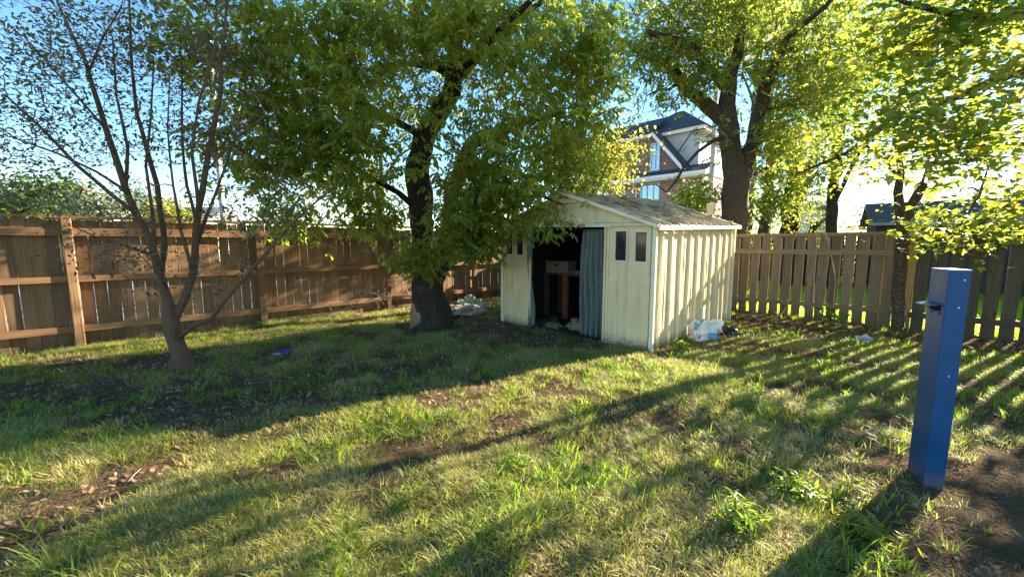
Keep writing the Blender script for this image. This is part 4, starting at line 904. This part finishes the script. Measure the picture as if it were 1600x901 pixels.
# skirt roof and white cornice
sk = MB().prism([(-.9, 0, zsk - .28), (-.9, 0, zsk - .2), (.9, 0, zsk + .55), (.9, 0, zsk - .28)], (0, aL - aR + .7, 0)); sk.v = [(x, y + aR - .5, z) for x, y, z in sk.v]
sk.build('skirt_roof', M['shingle'], hs_)
MB().box(-1.0, -.905, aR - .55, aL + .3, zsk - .42, zsk - .2).build('gutter', M['white'], hs_)
MB().box(-.9, .0, aR - .5, aL + .2, zsk - .52, zsk - .285).build('soffit', M['white'], hs_)
# upper storey: white rendered block set back, brick gable in front of it
u0a = ha(1076); 
MB().box(1.0, 7.5, u0a, aL - 1.5, zsk + .1, ztop - .1).build('upper_wall', M['stucco'], hs_)
MB().box(.6, 8, u0a - .45, aL - 1.1, ztop - .16, ztop + .08).build('cornice', M['white'], hs_)
rz = hz(180, 2) + 1.2
def hip(mb, x0, x1, y0, y1, z, zr, hipr):
    v = [(x0, y0, z), (x1, y0, z), (x1, y1, z), (x0, y1, z), ((x0 + x1) / 2, y0 + hipr, zr), ((x0 + x1) / 2, y1 - hipr, zr)]
    return mb.add(v, [(0, 3, 5, 4), (1, 4, 5, 2), (0, 4, 1), (3, 2, 5), (0, 1, 2, 3)])
hip(MB(), .45, 8.2, u0a - .6, u0a + 6.3, ztop + .085, rz, 3.2).build('roof', M['shingle'], hs_)
hip(MB(), 1.2, 7.6, u0a + 3.6, aL, ztop + .09, rz - .35, 3.0).build('roof', M['shingle'], hs_)
g0, g1 = ha(1062), ha(1016); gm = 2 * g1 - g0
gz0, gz1 = zsk + .1, ztop + .0
MB().prism([(.3, g0 + .1, gz0), (.3, g1, gz1 - .2), (.3, aL - 2, gz1 - .2), (.3, aL - 2, gz0)], (.68, 0, 0)).build('gable_wall', M['brick'], hs_)
p, q_ = (g0 - .35, gz0 - .2), (g1 + .1, gz1 + .1)
MB().prism([(-.1, p[0], p[1]), (-.1, q_[0], q_[1]), (-.1, q_[0], q_[1] + .3), (-.1, p[0], p[1] + .3)], (1.4, 0, 0)).build('gable_roof', M['shingle'], hs_)
MB().prism([(-.2, p[0] + .1, p[1] - .15), (-.2, q_[0] + .15, q_[1] - .15), (-.2, q_[0] + .05, q_[1] + .05), (-.2, p[0], p[1] + .05)], (.095, 0, 0)).build('barge_board', M['white'], hs_)
MB().box(-.15, .6, g1 + .2, aL - 1.8, gz1 - .25, gz1 - .02).build('eave_board', M['white'], hs_)
MB().prism([(-.3, g1 + .1, gz1), (2.2, g1 + .1, gz1 + 1.5), (2.2, aL - 1.7, gz1 + 1.5), (-.3, aL - 1.7, gz1)], (0, 0, .12)).build('roof', M['shingle'], hs_)
hwindow(ha(1023), ha(1009), hz(268, 3.5), hz(228, 3.5), 2, .24)
for a_ in (ha(992), ha(1071)):
    MB().tube([(-.1, a_, 0), (-.1, a_, zsk - .9), (-.6, a_ + .1, zsk - .55), (-.9, a_ + .1, zsk - .4)], [.06] * 4, 8).build('downpipe', M['white'], hs_)
# bungalow at far left, grey roof
lh = empty('bungalow', P(20, 381, 32) * 1.0, R(10), label='white walled house with grey roof and a brick chimney beyond the left fence', cat='house'); lh.location.z = 0
wl = [(-1.0, .4, 2.6, 3.9), (1.1, 2.4, 2.6, 3.9)]
mbw = MB(); cur = -6
for (h0, h1, q0, q1) in wl: mbw.box(cur, h0, 0, .2, 0, 4.6).box(h0, h1, 0, .2, 0, q0).box(h0, h1, 0, .2, q1, 4.6); cur = h1
mbw.box(cur, 6, 0, .2, 0, 4.6).box(-6, 6, 7.8, 8, 0, 4.6).box(-6, -5.8, .2, 7.8, 0, 4.6).box(5.8, 6, .2, 7.8, 0, 4.6); mbw.build('wall', M['stucco'], lh)
for (h0, h1, q0, q1) in wl:
    fr = MB().box(h0, h0 + .08, -.04, .15, q0, q1).box(h1 - .08, h1, -.04, .15, q0, q1).box(h0 + .08, h1 - .08, -.04, .15, q0, q0 + .08).box(h0 + .08, h1 - .08, -.04, .15, q1 - .08, q1).build('window', M['white'], lh)
    MB().box(h0 + .08, h1 - .08, .06, .08, q0 + .08, q1 - .08).build('pane', M['pane_dark'], fr)
rfm = hip(MB(), -6.6, 6.6, -.6, 8.6, 4.6, 6.4, 3.8); rfm = MB().add([(-6.6, -.6, 4.6), (6.6, -.6, 4.6), (6.6, 8.6, 4.6), (-6.6, 8.6, 4.6), (-3, 4, 6.2), (3, 4, 6.2)], [(0, 1, 5, 4), (2, 3, 4, 5), (1, 2, 5), (3, 0, 4), (3, 2, 1, 0)])
ro = rfm.build('roof', M['shingle_g'], lh); MB().box(3.4, 4.3, 1.2, 2.0, 4.6, 6.3).build('chimney', M['brick'], lh)
# garage with pale gable further right on the left side
gh = empty('garage', (P(275, 381, 30).x, 30, 0), R(5), label='low pale garage whose roof shows above the golden bush', cat='garage')
MB().box(-2.2, 2.2, 0, 5, 0, 3.2).build('wall', M['stucco'], gh); MB().add([(-2.5, -.3, 3.2), (2.5, -.3, 3.2), (2.5, 5.3, 3.2), (-2.5, 5.3, 3.2), (-2.5, 2.5, 4.4), (2.5, 2.5, 4.4)], [(0, 1, 5, 4), (2, 3, 4, 5), (1, 2, 5), (3, 0, 4), (3, 2, 1, 0)]).build('roof', M['shingle_g'], gh)
MB().box(-1.6, 1.6, -.04, -.001, .05, 2.4).build('garage_door', M['white'], gh)
# pale blocks beyond the right fence
ob = empty('office_block', (P(1285, 381, 60).x, 60, 0), R(-10), label='small pale flat roofed block in the distance over the right fence', cat='building')
MB().box(-1.4, 1.6, 0, 6, 0, 7.6).build('wall', M['stucco'], ob); MB().box(-1.6, 1.8, -.2, 6.2, 7.6, 7.9).build('parapet', M['white'], ob)
fr = MB().box(-.9, .5, -.06, -.002, 5.6, 7.1).build('window', M['shingle_g'], ob); MB().box(-.8, .4, -.09, -.061, 5.7, 7.0).build('pane', M['pane_dark'], fr)
# dark roofed outbuilding at the right
db = empty('outbuilding', (P(1560, 381, 10.4).x, 10.4, 0), YA - math.pi / 2 + R(8), label='dark roofed outbuilding behind the dark fence at the right edge', cat='outbuilding')
dgr = m_plain('dark_green_grey_siding', (.045, .05, .042), .8, .2, 5)
MB().box(-2.4, 4.6, 0, 3, 0, 2.1).build('wall', dgr, db)
MB().prism([(-2.6, -.3, 2.05), (-2.6, 1.5, 2.75), (-2.6, 3.3, 2.05), (-2.6, 1.5, 2.62)], (7.4, 0, 0)).build('roof', m_plain('black_felt_roof', (.045, .045, .04), .7, .2, 10), db)
MB().box(-2.6, 4.8, -.34, -.301, 1.98, 2.06).build('gutter', m_plain('grey_gutter', (.25, .27, .3), .5), db)
for q in (-1.6, .2, 2.0): MB().box(q, q + .1, -.03, -.001, 0, 1.97).build('wall_stud', m_plain('grey_stud', (.16, .17, .18), .7), db)
# far fence of the neighbouring yard (brown, sunlit), seen through the gaps
nf = empty('wooden_fence', yard(13.5, -9), YA - math.pi / 2, label='brown fence at the far side of the neighbouring lawn seen through the gaps', cat='fence'); nf.location = yard(13.5, 6)
fence_boards(nf, 0, 24, .165, .155, 1.75, M['f_left'], 0, .003)
MB().box(0, 24, -.05, -.008, 1.3, 1.4).build('rail', M['f_left_rail'], nf); MB().box(0, 24, -.05, -.008, .3, .4).build('rail', M['f_left_rail'], nf)
# utility poles and cables
def pole(u, v, y, r, label, name='utility_pole'):
    t = P(u, v, y); e = empty(name, (t.x, y, 0), 0, label=label, cat='utility pole')
    MB().tube([(0, 0, -.1), (0, 0, t.z)], [r, r * .7], 12).build('shaft', M['pole'], e)
    MB().box(-.9, .9, -.06, .06, t.z - .7, t.z - .58).build('crossarm', M['pole'], e)
    for x in (-.8, 0, .8): MB().tube([(x, 0, t.z - .579), (x, 0, t.z - .4)], [.04, .05], 8).build('insulator', M['white'], e)
    return t
pa = pole(326, 60, 26, .17, 'pale utility pole seen between the stems of the small tree')
pb = pole(1122, 90, 24, .15, 'pale concrete utility pole behind the forked tree trunk')
def cable(a, b, sag, label, r=.012):
    a, b = Vector(a), Vector(b); mb = MB(); pts = [a.lerp(b, i / 24) - Vector((0, 0, sag * 4 * (i / 24) * (1 - i / 24))) for i in range(25)]
    mb.tube([p - a for p in pts], [r] * 25, 5); o = mb.build('cable', M['cable']); o.location = a
    return tag(o, label=label, cat='cable', group='overhead cables')
for k, (va, vb, nm) in enumerate(((58, 95, 'highest'), (120, 112, 'second'), (147, 130, 'third'), (235, 230, 'lowest'))):
    cable(P(-120, va, 26), P(326, vb, 26), .3, f'{nm} of the thin black cables crossing the sky at the upper left', .016)
for k, (va, vb, nm) in enumerate(((262, 290, 'upper'), (300, 306, 'lower'))):
    cable(P(1200, va, 30), P(1800, vb, 24), .4, f'{nm} thin cable crossing the pale sky above the right fence', .014)

# ================================================================== SMALL THINGS ON THE GROUND
bagw = m_plain('white_plastic_bag', (.68, .68, .66), .35, .12, 14)
bagb = m_plain('blue_printed_plastic', (.1, .28, .42), .35, .5, 7)
def m_bag():
    m, n, l, b = newmat('white_bag_blue_print'); tc = n.new('ShaderNodeTexCoord'); t = noise_tex(n, l, tc.outputs['Object'], 7, 2, .5)
    r = ramp(n, [(.53, (.62, .61, .57)), (.56, (.1, .3, .42))]); l.new(t.outputs['Fac'], r.inputs[0]); l.new(r.outputs[0], b.inputs['Base Color']); b.inputs['Roughness'].default_value = .4
    f = noise_tex(n, l, tc.outputs['Object'], 22, 4, .6); bump(n, l, b, f.outputs['Fac'], .8, .02); return m
g = G(1097, 531); blob('plastic_bag', (g.x, g.y, 0), (.20, .15, .21), m_bag(), 'crumpled white bag with blue print leaning by the side of the shed', 'bag', 1, .35, 40, 26)
g = G(1118, 524); blob('plastic_bag', (g.x + .05, g.y + .1, 0), (.13, .1, .15), bagw, 'plain white plastic bag behind the blue printed bag at the shed', 'bag', 2, .6, 34, 22)
g = G(1134, 524); blob('bin_bag', (g.x + .03, g.y, 0), (.14, .1, .10), m_plain('black_plastic', (.02, .02, .022), .3, .2, 9), 'small black plastic bag on the leaf litter right of the white bags', 'bag', 4, .6, 34, 22)
tarp = m_plain('dirty_cream_tarp', (.3, .26, .2), .7, .35, 9); red = m_plain('faded_red_cloth', (.32, .1, .07), .8, .3, 9)
for (u, v, rad, mat, nm, lb, sd_) in ((722, 492, (.42, .28, .14), tarp, 'tarp', 'dirty cream tarp heaped on the ground right of the big trunk', 11), (738, 482, (.26, .2, .18), m_plain('green_white_sack', (.34, .38, .26), .7, .4, 7), 'sack', 'pale greenish sack on top of the heap beside the big trunk', 12),
                             (712, 484, (.34, .1, .1), red, 'red_cloth', 'faded red cloth strip across the heap beside the big trunk', 13), (706, 490, (.13, .13, .1), bagw, 'plastic_bag', 'grubby white bag in the heap close against the big trunk', 14)):
    g = G(u, v); blob(nm, (g.x, g.y, .02), rad, mat, lb, {'tarp': 'tarp', 'sack': 'sack', 'red_cloth': 'cloth', 'plastic_bag': 'bag'}[nm], sd_, .5, 40, 26, rz=.6)
g = G(447, 553); blob('blue_wrapper', (g.x, g.y, .01), (.07, .05, .035), m_plain('dark_blue_plastic', (.02, .04, .22), .4), 'dark blue crumpled wrapper on the shaded lawn', 'litter', 15, .6)
g = G(435, 555); blob('grey_wrapper', (g.x, g.y, .01), (.06, .03, .02), m_plain('grey_plastic_scrap', (.3, .32, .34), .4), 'small grey scrap beside the dark blue wrapper on the lawn', 'litter', 16, .6)
g = G(1351, 534); blob('plastic_scrap', (g.x, g.y, .02), (.09, .06, .05), m_plain('clear_blue_plastic', (.38, .44, .5), .3), 'crumpled bluish plastic near the foot of the right fence', 'litter', 17, .7)
g = G(833, 620); blob('white_scrap', (g.x, g.y, .03), (.016, .012, .02), bagw, 'tiny white scrap in the sunny grass in front of the shed', 'litter', 18, .5, 12, 8)
g = G(1487, 718); blob('orange_leaf', (g.x, g.y, .015), (.035, .03, .012), m_plain('orange_leaf_skin', (.5, .2, .04), .6), 'curled orange leaf on the bare soil right of the blue post', 'leaf', 19, .6, 14, 8)

# dead branch lying by the left fence
fb = empty('fallen_branch', G(600, 480), 0, label='bare pale fallen branch lying in front of the left fence', cat='branch'); o0 = fb.location.copy()
rr = random.Random(4)
def bpts(y, *q): return [P(u, v, y) - o0 for (u, v) in q]
mainp = [bpts(7.5, (700, 462), (660, 464), (625, 462), (600, 466), (560, 478), (520, 487), (485, 495)), bpts(7.4, (612, 465), (590, 460), (565, 454), (548, 458), (535, 475)), bpts(7.4, (600, 466), (578, 455), (562, 467), (545, 478)), bpts(7.6, (640, 463), (630, 440), (622, 445))]
mb = MB()
for k, pl in enumerate(mainp): mb.tube(pl, [.018 - .012 * i / len(pl) - (.006 if k else 0) for i in range(len(pl))], 6)
mb.build('bough', M['twig_pale'], fb); mb = MB(); pts = []
for pl in mainp:
    for a, b in zip(pl[:-1], pl[1:]):
        for k in range(3):
            p = a.lerp(b, rr.random()); d = Vector((rr.uniform(-1, 1), rr.uniform(-.6, .3), rr.uniform(-.9, 1))).normalized(); l_ = rr.uniform(.08, .22)
            mb.tube([p, p + d * l_ * .6, p + d * l_ + Vector((0, 0, -.03))], [.006, .004, .002], 4); pts.append(p + d * l_)
mb.build('twigs', M['twig_pale'], fb, kind='stuff')
V, F, T = make_leaves(np.array([tuple(p) for p in pts]), 2, .03, .06, 'small', .9, .35); link('withered_leaves', np_mesh('withered_leaves', V, F, T), M['dead_leaf'], fb, kind='stuff')
# stick leaning at the right fence
ls = empty('leaning_stick', G(1215, 500), 0, label='thin pale bent stick leaning on the right fence near the shed', cat='stick'); o0 = ls.location.copy()
MB().tube([P(u, v, 7.3) - o0 for (u, v) in ((1185, 506), (1205, 500), (1222, 490), (1231, 476), (1230, 465), (1224, 458))], [.012, .011, .01, .008, .007, .005], 6).build('stick', M['twig_pale'], ls)
ls = empty('leaning_stick', G(1300, 500), 0, label='long thin twig slanting up against the fence left of the forked sapling', cat='stick'); o0 = ls.location.copy()
MB().tube([P(u, v, 6.95) - o0 for (u, v) in ((1302, 480), (1306, 440), (1300, 405), (1290, 365), (1284, 350))], [.01, .009, .008, .006, .004], 6).build('stick', M['twig_pale'], ls)
# shrub seedlings and weeds
def seedling(u, v, h, n, label, name='seedling', L=.09, leaf=None, wr=.45, spreadx=.5, seed=1):
    g = G(u, v); e = empty(name, (g.x, g.y, gz(g.x, g.y)), 0, label=label, cat='plant'); rr = random.Random(seed); mb = MB(); pts = []
    for k in range(n):
        a = rr.uniform(0, 6.28); t = Vector((math.cos(a) * h * spreadx * rr.random(), math.sin(a) * h * spreadx * rr.random(), h * rr.uniform(.5, 1)))
        pl = [Vector((0, 0, 0)), t * .5 + Vector((0, 0, h * .08)), t]; mb.tube(pl, [.006, .004, .002], 4)
        for q in (.45, .6, .75, .9, 1.0): pts.append(tuple(t * q))
    mb.build('stems', M['twig'], e); V, F, T = make_leaves(np.array(pts), 3, .035, L, 'single', .15, wr); link('foliage', np_mesh('foliage', V, F, T), leaf or M['leaf_w'], e, kind='stuff')
seedling(1300, 512, .42, 9, 'leafy green seedling shrub at the foot of the right fence', 'shrub', .09, seed=2)
seedling(1062, 551, .16, 7, 'bright green weed tuft beside the near corner of the shed', 'weed', .1, wr=.2, seed=3)
seedling(1240, 775, .12, 16, 'broad leaved green weed in the lawn left of the blue post', 'weed', .05, seed=4, spreadx=.9, wr=.4)
seedling(1150, 830, .12, 18, 'light green weed in the near lawn left of the bare patch', 'weed', .07, wr=.18, seed=5, spreadx=1.1)
seedling(800, 735, .06, 14, 'dark green rosette weed in the middle of the near lawn', 'weed', .05, seed=6, spreadx=1.6, wr=.3)
seedling(425, 500, .14, 8, 'small leafy weed at the foot of the second fence post', 'weed', .06, seed=7, spreadx=.8)
seedling(865, 507, .14, 7, 'low weed by the left foot of the shed doorway', 'weed', .05, seed=8)
seedling(560, 487, .3, 10, 'low green brush under the fallen branch', 'shrub', .07, leaf=M['leaf_d'], seed=9, spreadx=1)
seedling(1345, 838, .13, 26, 'dense dark green weed patch in front of the bare soil', 'weed', .06, wr=.14, seed=10, spreadx=1.4, leaf=M['leaf_c'])

# ================================================================== GRASS, STRAW, LEAF LITTER (instanced stuff)
def blades(n, h, wd, spread, lean, tone=True, flat=False, seed=0):
    rr = np.random.default_rng(seed); a = rr.uniform(0, 2 * np.pi, n); r = spread * np.sqrt(rr.random(n)); bx, by = r * np.cos(a), r * np.sin(a)
    da = a + rr.normal(size=n) * .9; H = h * rr.uniform(.45, 1.1, n); ln = lean * rr.uniform(.3, 1.3, n); w2 = wd * rr.uniform(.6, 1.2, n)
    V = []; 
    for (t, ww) in ((0, 1), (.4, .95), (.75, .65), (1.0, .08)):
        x = bx + np.cos(da) * ln * H * t ** 1.8; y = by + np.sin(da) * ln * H * t ** 1.8
        z = H * (t - .35 * ln * t ** 2.5) if not flat else H * .12 * np.sin(np.pi * t) + .004
        if flat: x = bx + np.cos(da) * H * t; y = by + np.sin(da) * H * t
        ox, oy = -np.sin(da) * w2 * ww / 2, np.cos(da) * w2 * ww / 2
        V += [np.stack([x + ox, y + oy, z], 1), np.stack([x - ox, y - oy, z], 1)]
    V = np.stack(V, 1).reshape(-1, 3); i = np.arange(n)[:, None] * 8
    F = np.concatenate([i + np.array([[0, 2, 3, 1]]), i + np.array([[2, 4, 5, 3]]), i + np.array([[4, 6, 7, 5]])])
    return V, F, np.repeat(rr.random(n), 8)
def proto_coll(name, items):
    c = bpy.data.collections.new(name)
    for k, (V, F, T, mat) in enumerate(items):
        me = np_mesh(name, V, F, T); me.materials.append(mat); o = bpy.data.objects.new(f'{name}.{k:03d}', me); o['kind'] = 'stuff'; c.objects.link(o)
    return c
def scatter(name, xyz, coll, nproto, scale, label, cat, tilt=.15, matsel=None):
    n = len(xyz); me = bpy.data.meshes.new(name); me.vertices.add(n); me.vertices.foreach_set('co', xyz.astype(np.float32).ravel())
    a = me.attributes.new('pick', 'INT', 'POINT'); a.data.foreach_set('value', (matsel if matsel is not None else rng.integers(0, nproto, n)).astype(np.int32))
    a = me.attributes.new('size', 'FLOAT', 'POINT'); a.data.foreach_set('value', scale.astype(np.float32))
    rot = np.stack([rng.normal(size=n) * tilt, rng.normal(size=n) * tilt, rng.uniform(0, 6.28, n)], 1)
    a = me.attributes.new('turn', 'FLOAT_VECTOR', 'POINT'); a.data.foreach_set('vector', rot.astype(np.float32).ravel())
    o = link(name, me, None, None, label=label, cat=cat, kind='stuff')
    ng = bpy.data.node_groups.new('scatter_' + name, 'GeometryNodeTree')
    ng.interface.new_socket('Geometry', in_out='INPUT', socket_type='NodeSocketGeometry'); ng.interface.new_socket('Geometry', in_out='OUTPUT', socket_type='NodeSocketGeometry')
    N = ng.nodes; Lk = ng.links; gi = N.new('NodeGroupInput'); go = N.new('NodeGroupOutput')
    ci = N.new('GeometryNodeCollectionInfo'); ci.inputs[0].default_value = coll; ci.inputs['Separate Children'].default_value = True; ci.inputs['Reset Children'].default_value = True
    ip = N.new('GeometryNodeInstanceOnPoints'); ip.inputs['Pick Instance'].default_value = True
    def attr(nm, ty):
        q = N.new('GeometryNodeInputNamedAttribute'); q.data_type = ty; q.inputs['Name'].default_value = nm; return q.outputs['Attribute']
    Lk.new(gi.outputs[0], ip.inputs['Points']); Lk.new(ci.outputs[0], ip.inputs['Instance']); Lk.new(attr('pick', 'INT'), ip.inputs['Instance Index'])
    Lk.new(attr('turn', 'FLOAT_VECTOR'), ip.inputs['Rotation']); Lk.new(attr('size', 'FLOAT'), ip.inputs['Scale']); Lk.new(ip.outputs[0], go.inputs[0])
    md = o.modifiers.new('scatter', 'NODES'); md.node_group = ng
    return o
def yard_ab(x, y):
    dx, dy = x - SHED.x, y - SHED.y; return dx * EB.x + dy * EB.y, dx * EA.x + dy * EA.y
def inside_yard(x, y, m=.0):
    b, a = yard_ab(x, y); lx, ly = x - LF0.x, y - LF0.y
    side = lx * (-LFD.y) + ly * LFD.x                   # >0 beyond the left fence
    return (b < RF_B - m) & (side < -m) & ~((b > -.02) & (b < DEP + .02) & (a > -.03) & (a < WID + .03))
def view_pts(n, dens_pow=1.0, ymax=12.0):
    """points spread over the ground, denser near the camera so that the picture is evenly covered"""
    y = .75 + (ymax - .75) * rng.random(n) ** 1.55; x = (rng.random(n) * 2 - 1) * (y * 1.42 + .4); m_ = n * 2 // 5                                    # and evenly over the rest of the yard beside the camera
    x = np.concatenate([x, rng.uniform(-8, 8.5, m_)]); y = np.concatenate([y, rng.uniform(-2.5, 8, m_)]); keep = inside_yard(x, y); return x[keep], y[keep]
def zone(x, y, cx, cy, r): return np.exp(-((x - cx) ** 2 + (y - cy) ** 2) / (r * r))
def bare_map(x, y):
    """1 = bare soil / litter, 0 = turf"""
    b, a = yard_ab(x, y); k = np.zeros_like(x)
    k = np.maximum(k, 1.15 * np.exp(-((b + .4) / .75) ** 2) * (a > .5) * (a < 4.6))          # trodden ground before the shed front
    k = np.maximum(k, zone(x, y, -3.4, 4.0, 1.5) * .95); k = np.maximum(k, zone(x, y, -.9, 7.4, 1.5) * 1.1); k = np.maximum(k, zone(x, y, -1.2, 4.9, 1.3) * .62); k = np.maximum(k, zone(x, y, -5.3, 4.4, 1.2) * .6)
    k = np.maximum(k, zone(x, y, 2.75, 1.75, .75) * 1.25); k = np.maximum(k, zone(x, y, 1.9, 1.5, .5) * .9); k = np.maximum(k, zone(x, y, 3.6, 1.6, 1.1) * 1.2); k = np.maximum(k, zone(x, y, 2.4, 1.1, .8) * 1.1)
    k = np.maximum(k, np.exp(-((b - RF_B + .1) / 1.7) ** 2) * .95); k = np.maximum(k, np.exp(-((a + .25) / .3) ** 2) * (b > .2) * (b < 4) * .9)
    return np.clip(k + (fbm(x * 1.6 + 3, y * 1.6, 21, 4) - .44) * 1.9, 0, 1)
gp = proto_coll('grass_tuft', [(*blades(22, .06, .0036, .06, 1.1, seed=k), M['grass']) for k in range(5)])
tp = proto_coll('tall_grass_tuft', [(*blades(18, .13, .0068, .045, .9, seed=20 + k), M['grass_tall']) for k in range(5)])
sp_ = proto_coll('straw_tuft', [(*blades(15, .09, .0028, .07, .6, flat=True, seed=40 + k), M['straw']) for k in range(4)])
x, y = view_pts(82000); bm = bare_map(x, y); keep = rng.random(len(x)) > np.clip(bm * .97 + np.clip((fbm(x * 2.6 + 7, y * 2.6, 51, 4) - .44) * 4.5, 0, .9), 0, 1); x, y = x[keep], y[keep]
sc = (.55 + .65 * fbm(x * 2.5, y * 2.5, 5, 3) + rng.random(len(x)) * .3) * (1 + .04 * y)
scatter('lawn_grass', np.stack([x, y, ground_z(x, y) - .004], 1), gp, 5, sc, 'short patchy green and straw coloured lawn grass', 'grass')
x, y = view_pts(36000); bm = bare_map(x, y); pat = fbm(x * 1.9 + 60, y * 1.9, 33, 3); keep = (rng.random(len(x)) < np.clip((pat - .44) * 6, 0.06, 1) * .75) & (rng.random(len(x)) > bm * .5 + zone(x, y, 3.0, 1.3, 1.3) * .95 + zone(x, y, -.2, 6.2, 1.2) * .4); x, y = x[keep], y[keep]
sc = .32 + .85 * rng.random(len(x)) ** 2 + .25 * (fbm(x * 2, y * 2, 77, 2) - .4); scatter('tall_grass', np.stack([x, y, ground_z(x, y) - .004], 1), tp, 5, sc, 'coarse taller green grass tufts scattered through the lawn', 'grass')
x, y = view_pts(90000); bm = bare_map(x, y); keep = rng.random(len(x)) < .6 + .4 * bm; x, y = x[keep], y[keep]
scatter('dry_straw', np.stack([x, y, ground_z(x, y) + .002], 1), sp_, 4, .6 + .7 * rng.random(len(x)), 'dry straw coloured thatch lying on the soil', 'straw', .06)
# neighbour's lawn beyond the right fence
nb = rng.uniform(RF_B + .15, 13.3, 9000); na = rng.uniform(-9, 4.5, 9000); xx = SHED.x + EB.x * nb + EA.x * na; yy = SHED.y + EB.y * nb + EA.y * na
np_ = proto_coll('lawn_tuft', [(*blades(18, .13, .009, .045, .9, seed=60 + k), M['grass_sun']) for k in range(4)])
scatter('neighbour_grass', np.stack([xx, yy, np.zeros(9000)], 1), np_, 4, 1.1 + rng.random(9000) * .8, 'bright sunlit grass of the yard behind the right fence', 'grass')
q = [yard(RF_B + .1, 6, .05), yard(RF_B + .1, -14, .05), yard(13.4, -14, .05), yard(13.4, 6, .05)]
MB().add(q, [(0, 1, 2, 3)]).build('neighbour_lawn', M['lawn2'], kind='structure')
q = [LF0 + LFD * s + Vector((-LFD.y, LFD.x, 0)) * d + Vector((0, 0, .055)) for (s, d) in ((-8, 1.2), (14, 1.2), (14, 11), (-8, 11))]
MB().add(q, [(0, 1, 2, 3)]).build('concrete_yard', M['concrete'], kind='structure')
# dead leaves
n = 80000; x, y = view_pts(n, ymax=11.5); b, a = yard_ab(x, y)
dens = .10 + zone(x, y, -3.4, 4.1, 1.6) * .9 + zone(x, y, -1.5, 5, 1.6) * .4 + (fbm(x * 1.2, y * 1.2, 91, 3) > .55) * .22 + zone(x, y, -1.0, 7.3, 1.6) * 1.0 + np.exp(-((b + .5) / .9) ** 2) * (a > 0) * .9 + np.exp(-((b - RF_B + .3) / 1.4) ** 2) * 1.0 + zone(x, y, 3.4, 6.2, 1.2) * .9 + zone(x, y, -5, 4.6, 1.5) * .4
keep = rng.random(len(x)) < dens; x, y = x[keep], y[keep]; n = len(x)
Cc = np.stack([x, y, ground_z(x, y) + rng.uniform(.004, .02, n)], 1); D = unit(n); D[:, 2] *= .3; N_ = unit(n) * .5 + np.array([0, 0, 1]); V, F, k = leaf_quads(Cc, D, N_, rng.uniform(.022, .058, n), .55, .6, True, -.25)
link('dead_leaves', np_mesh('dead_leaves', V, F, np.repeat(rng.random(n), k)), M['dead_leaf'], kind='stuff', label='brown dead leaves strewn over the soil and grass', cat='dead leaves')
# leaves lying on the shed roof
n = 420; b = rng.uniform(0, DEP, n); a = rng.uniform(0, WID / 2, n); z = np.array([slope_z(q) for q in a]) + .03 * (a + b) + .03
pts = np.stack([SHED.x + EB.x * b + EA.x * a, SHED.y + EB.y * b + EA.y * a, z], 1); D = unit(n); D[:, 2] *= .2
V, F, k = leaf_quads(pts, D, unit(n) * .4 + np.array([0, 0, 1]), rng.uniform(.03, .06, n), .5, .5, True, -.2)
link('roof_leaves', np_mesh('roof_leaves', V, F, np.repeat(rng.random(n), k)), M['dead_leaf'], kind='stuff', label='dry leaves caught on the ribs of the shed roof', cat='dead leaves')
# twigs on the ground
mb = MB(); rr = random.Random(5)
for k in range(130):
    yy_ = rr.uniform(1.2, 8); xx_ = rr.uniform(-1.2, 1.2) * yy_
    if not inside_yard(np.array([xx_]), np.array([yy_]), .1)[0]: continue
    a = rr.uniform(0, 6.28); l_ = rr.uniform(.06, .25); z = gz(xx_, yy_) + .012; p = Vector((xx_, yy_, z)); d = Vector((math.cos(a), math.sin(a), .05))
    mb.tube([p, p + d * l_ * .5 + Vector((0, .01, .01)), p + d * l_], [.0035, .003, .0015], 4)
mb.build('ground_twigs', M['twig_pale'], kind='stuff', label='thin broken twigs lying in the lawn', cat='twigs')
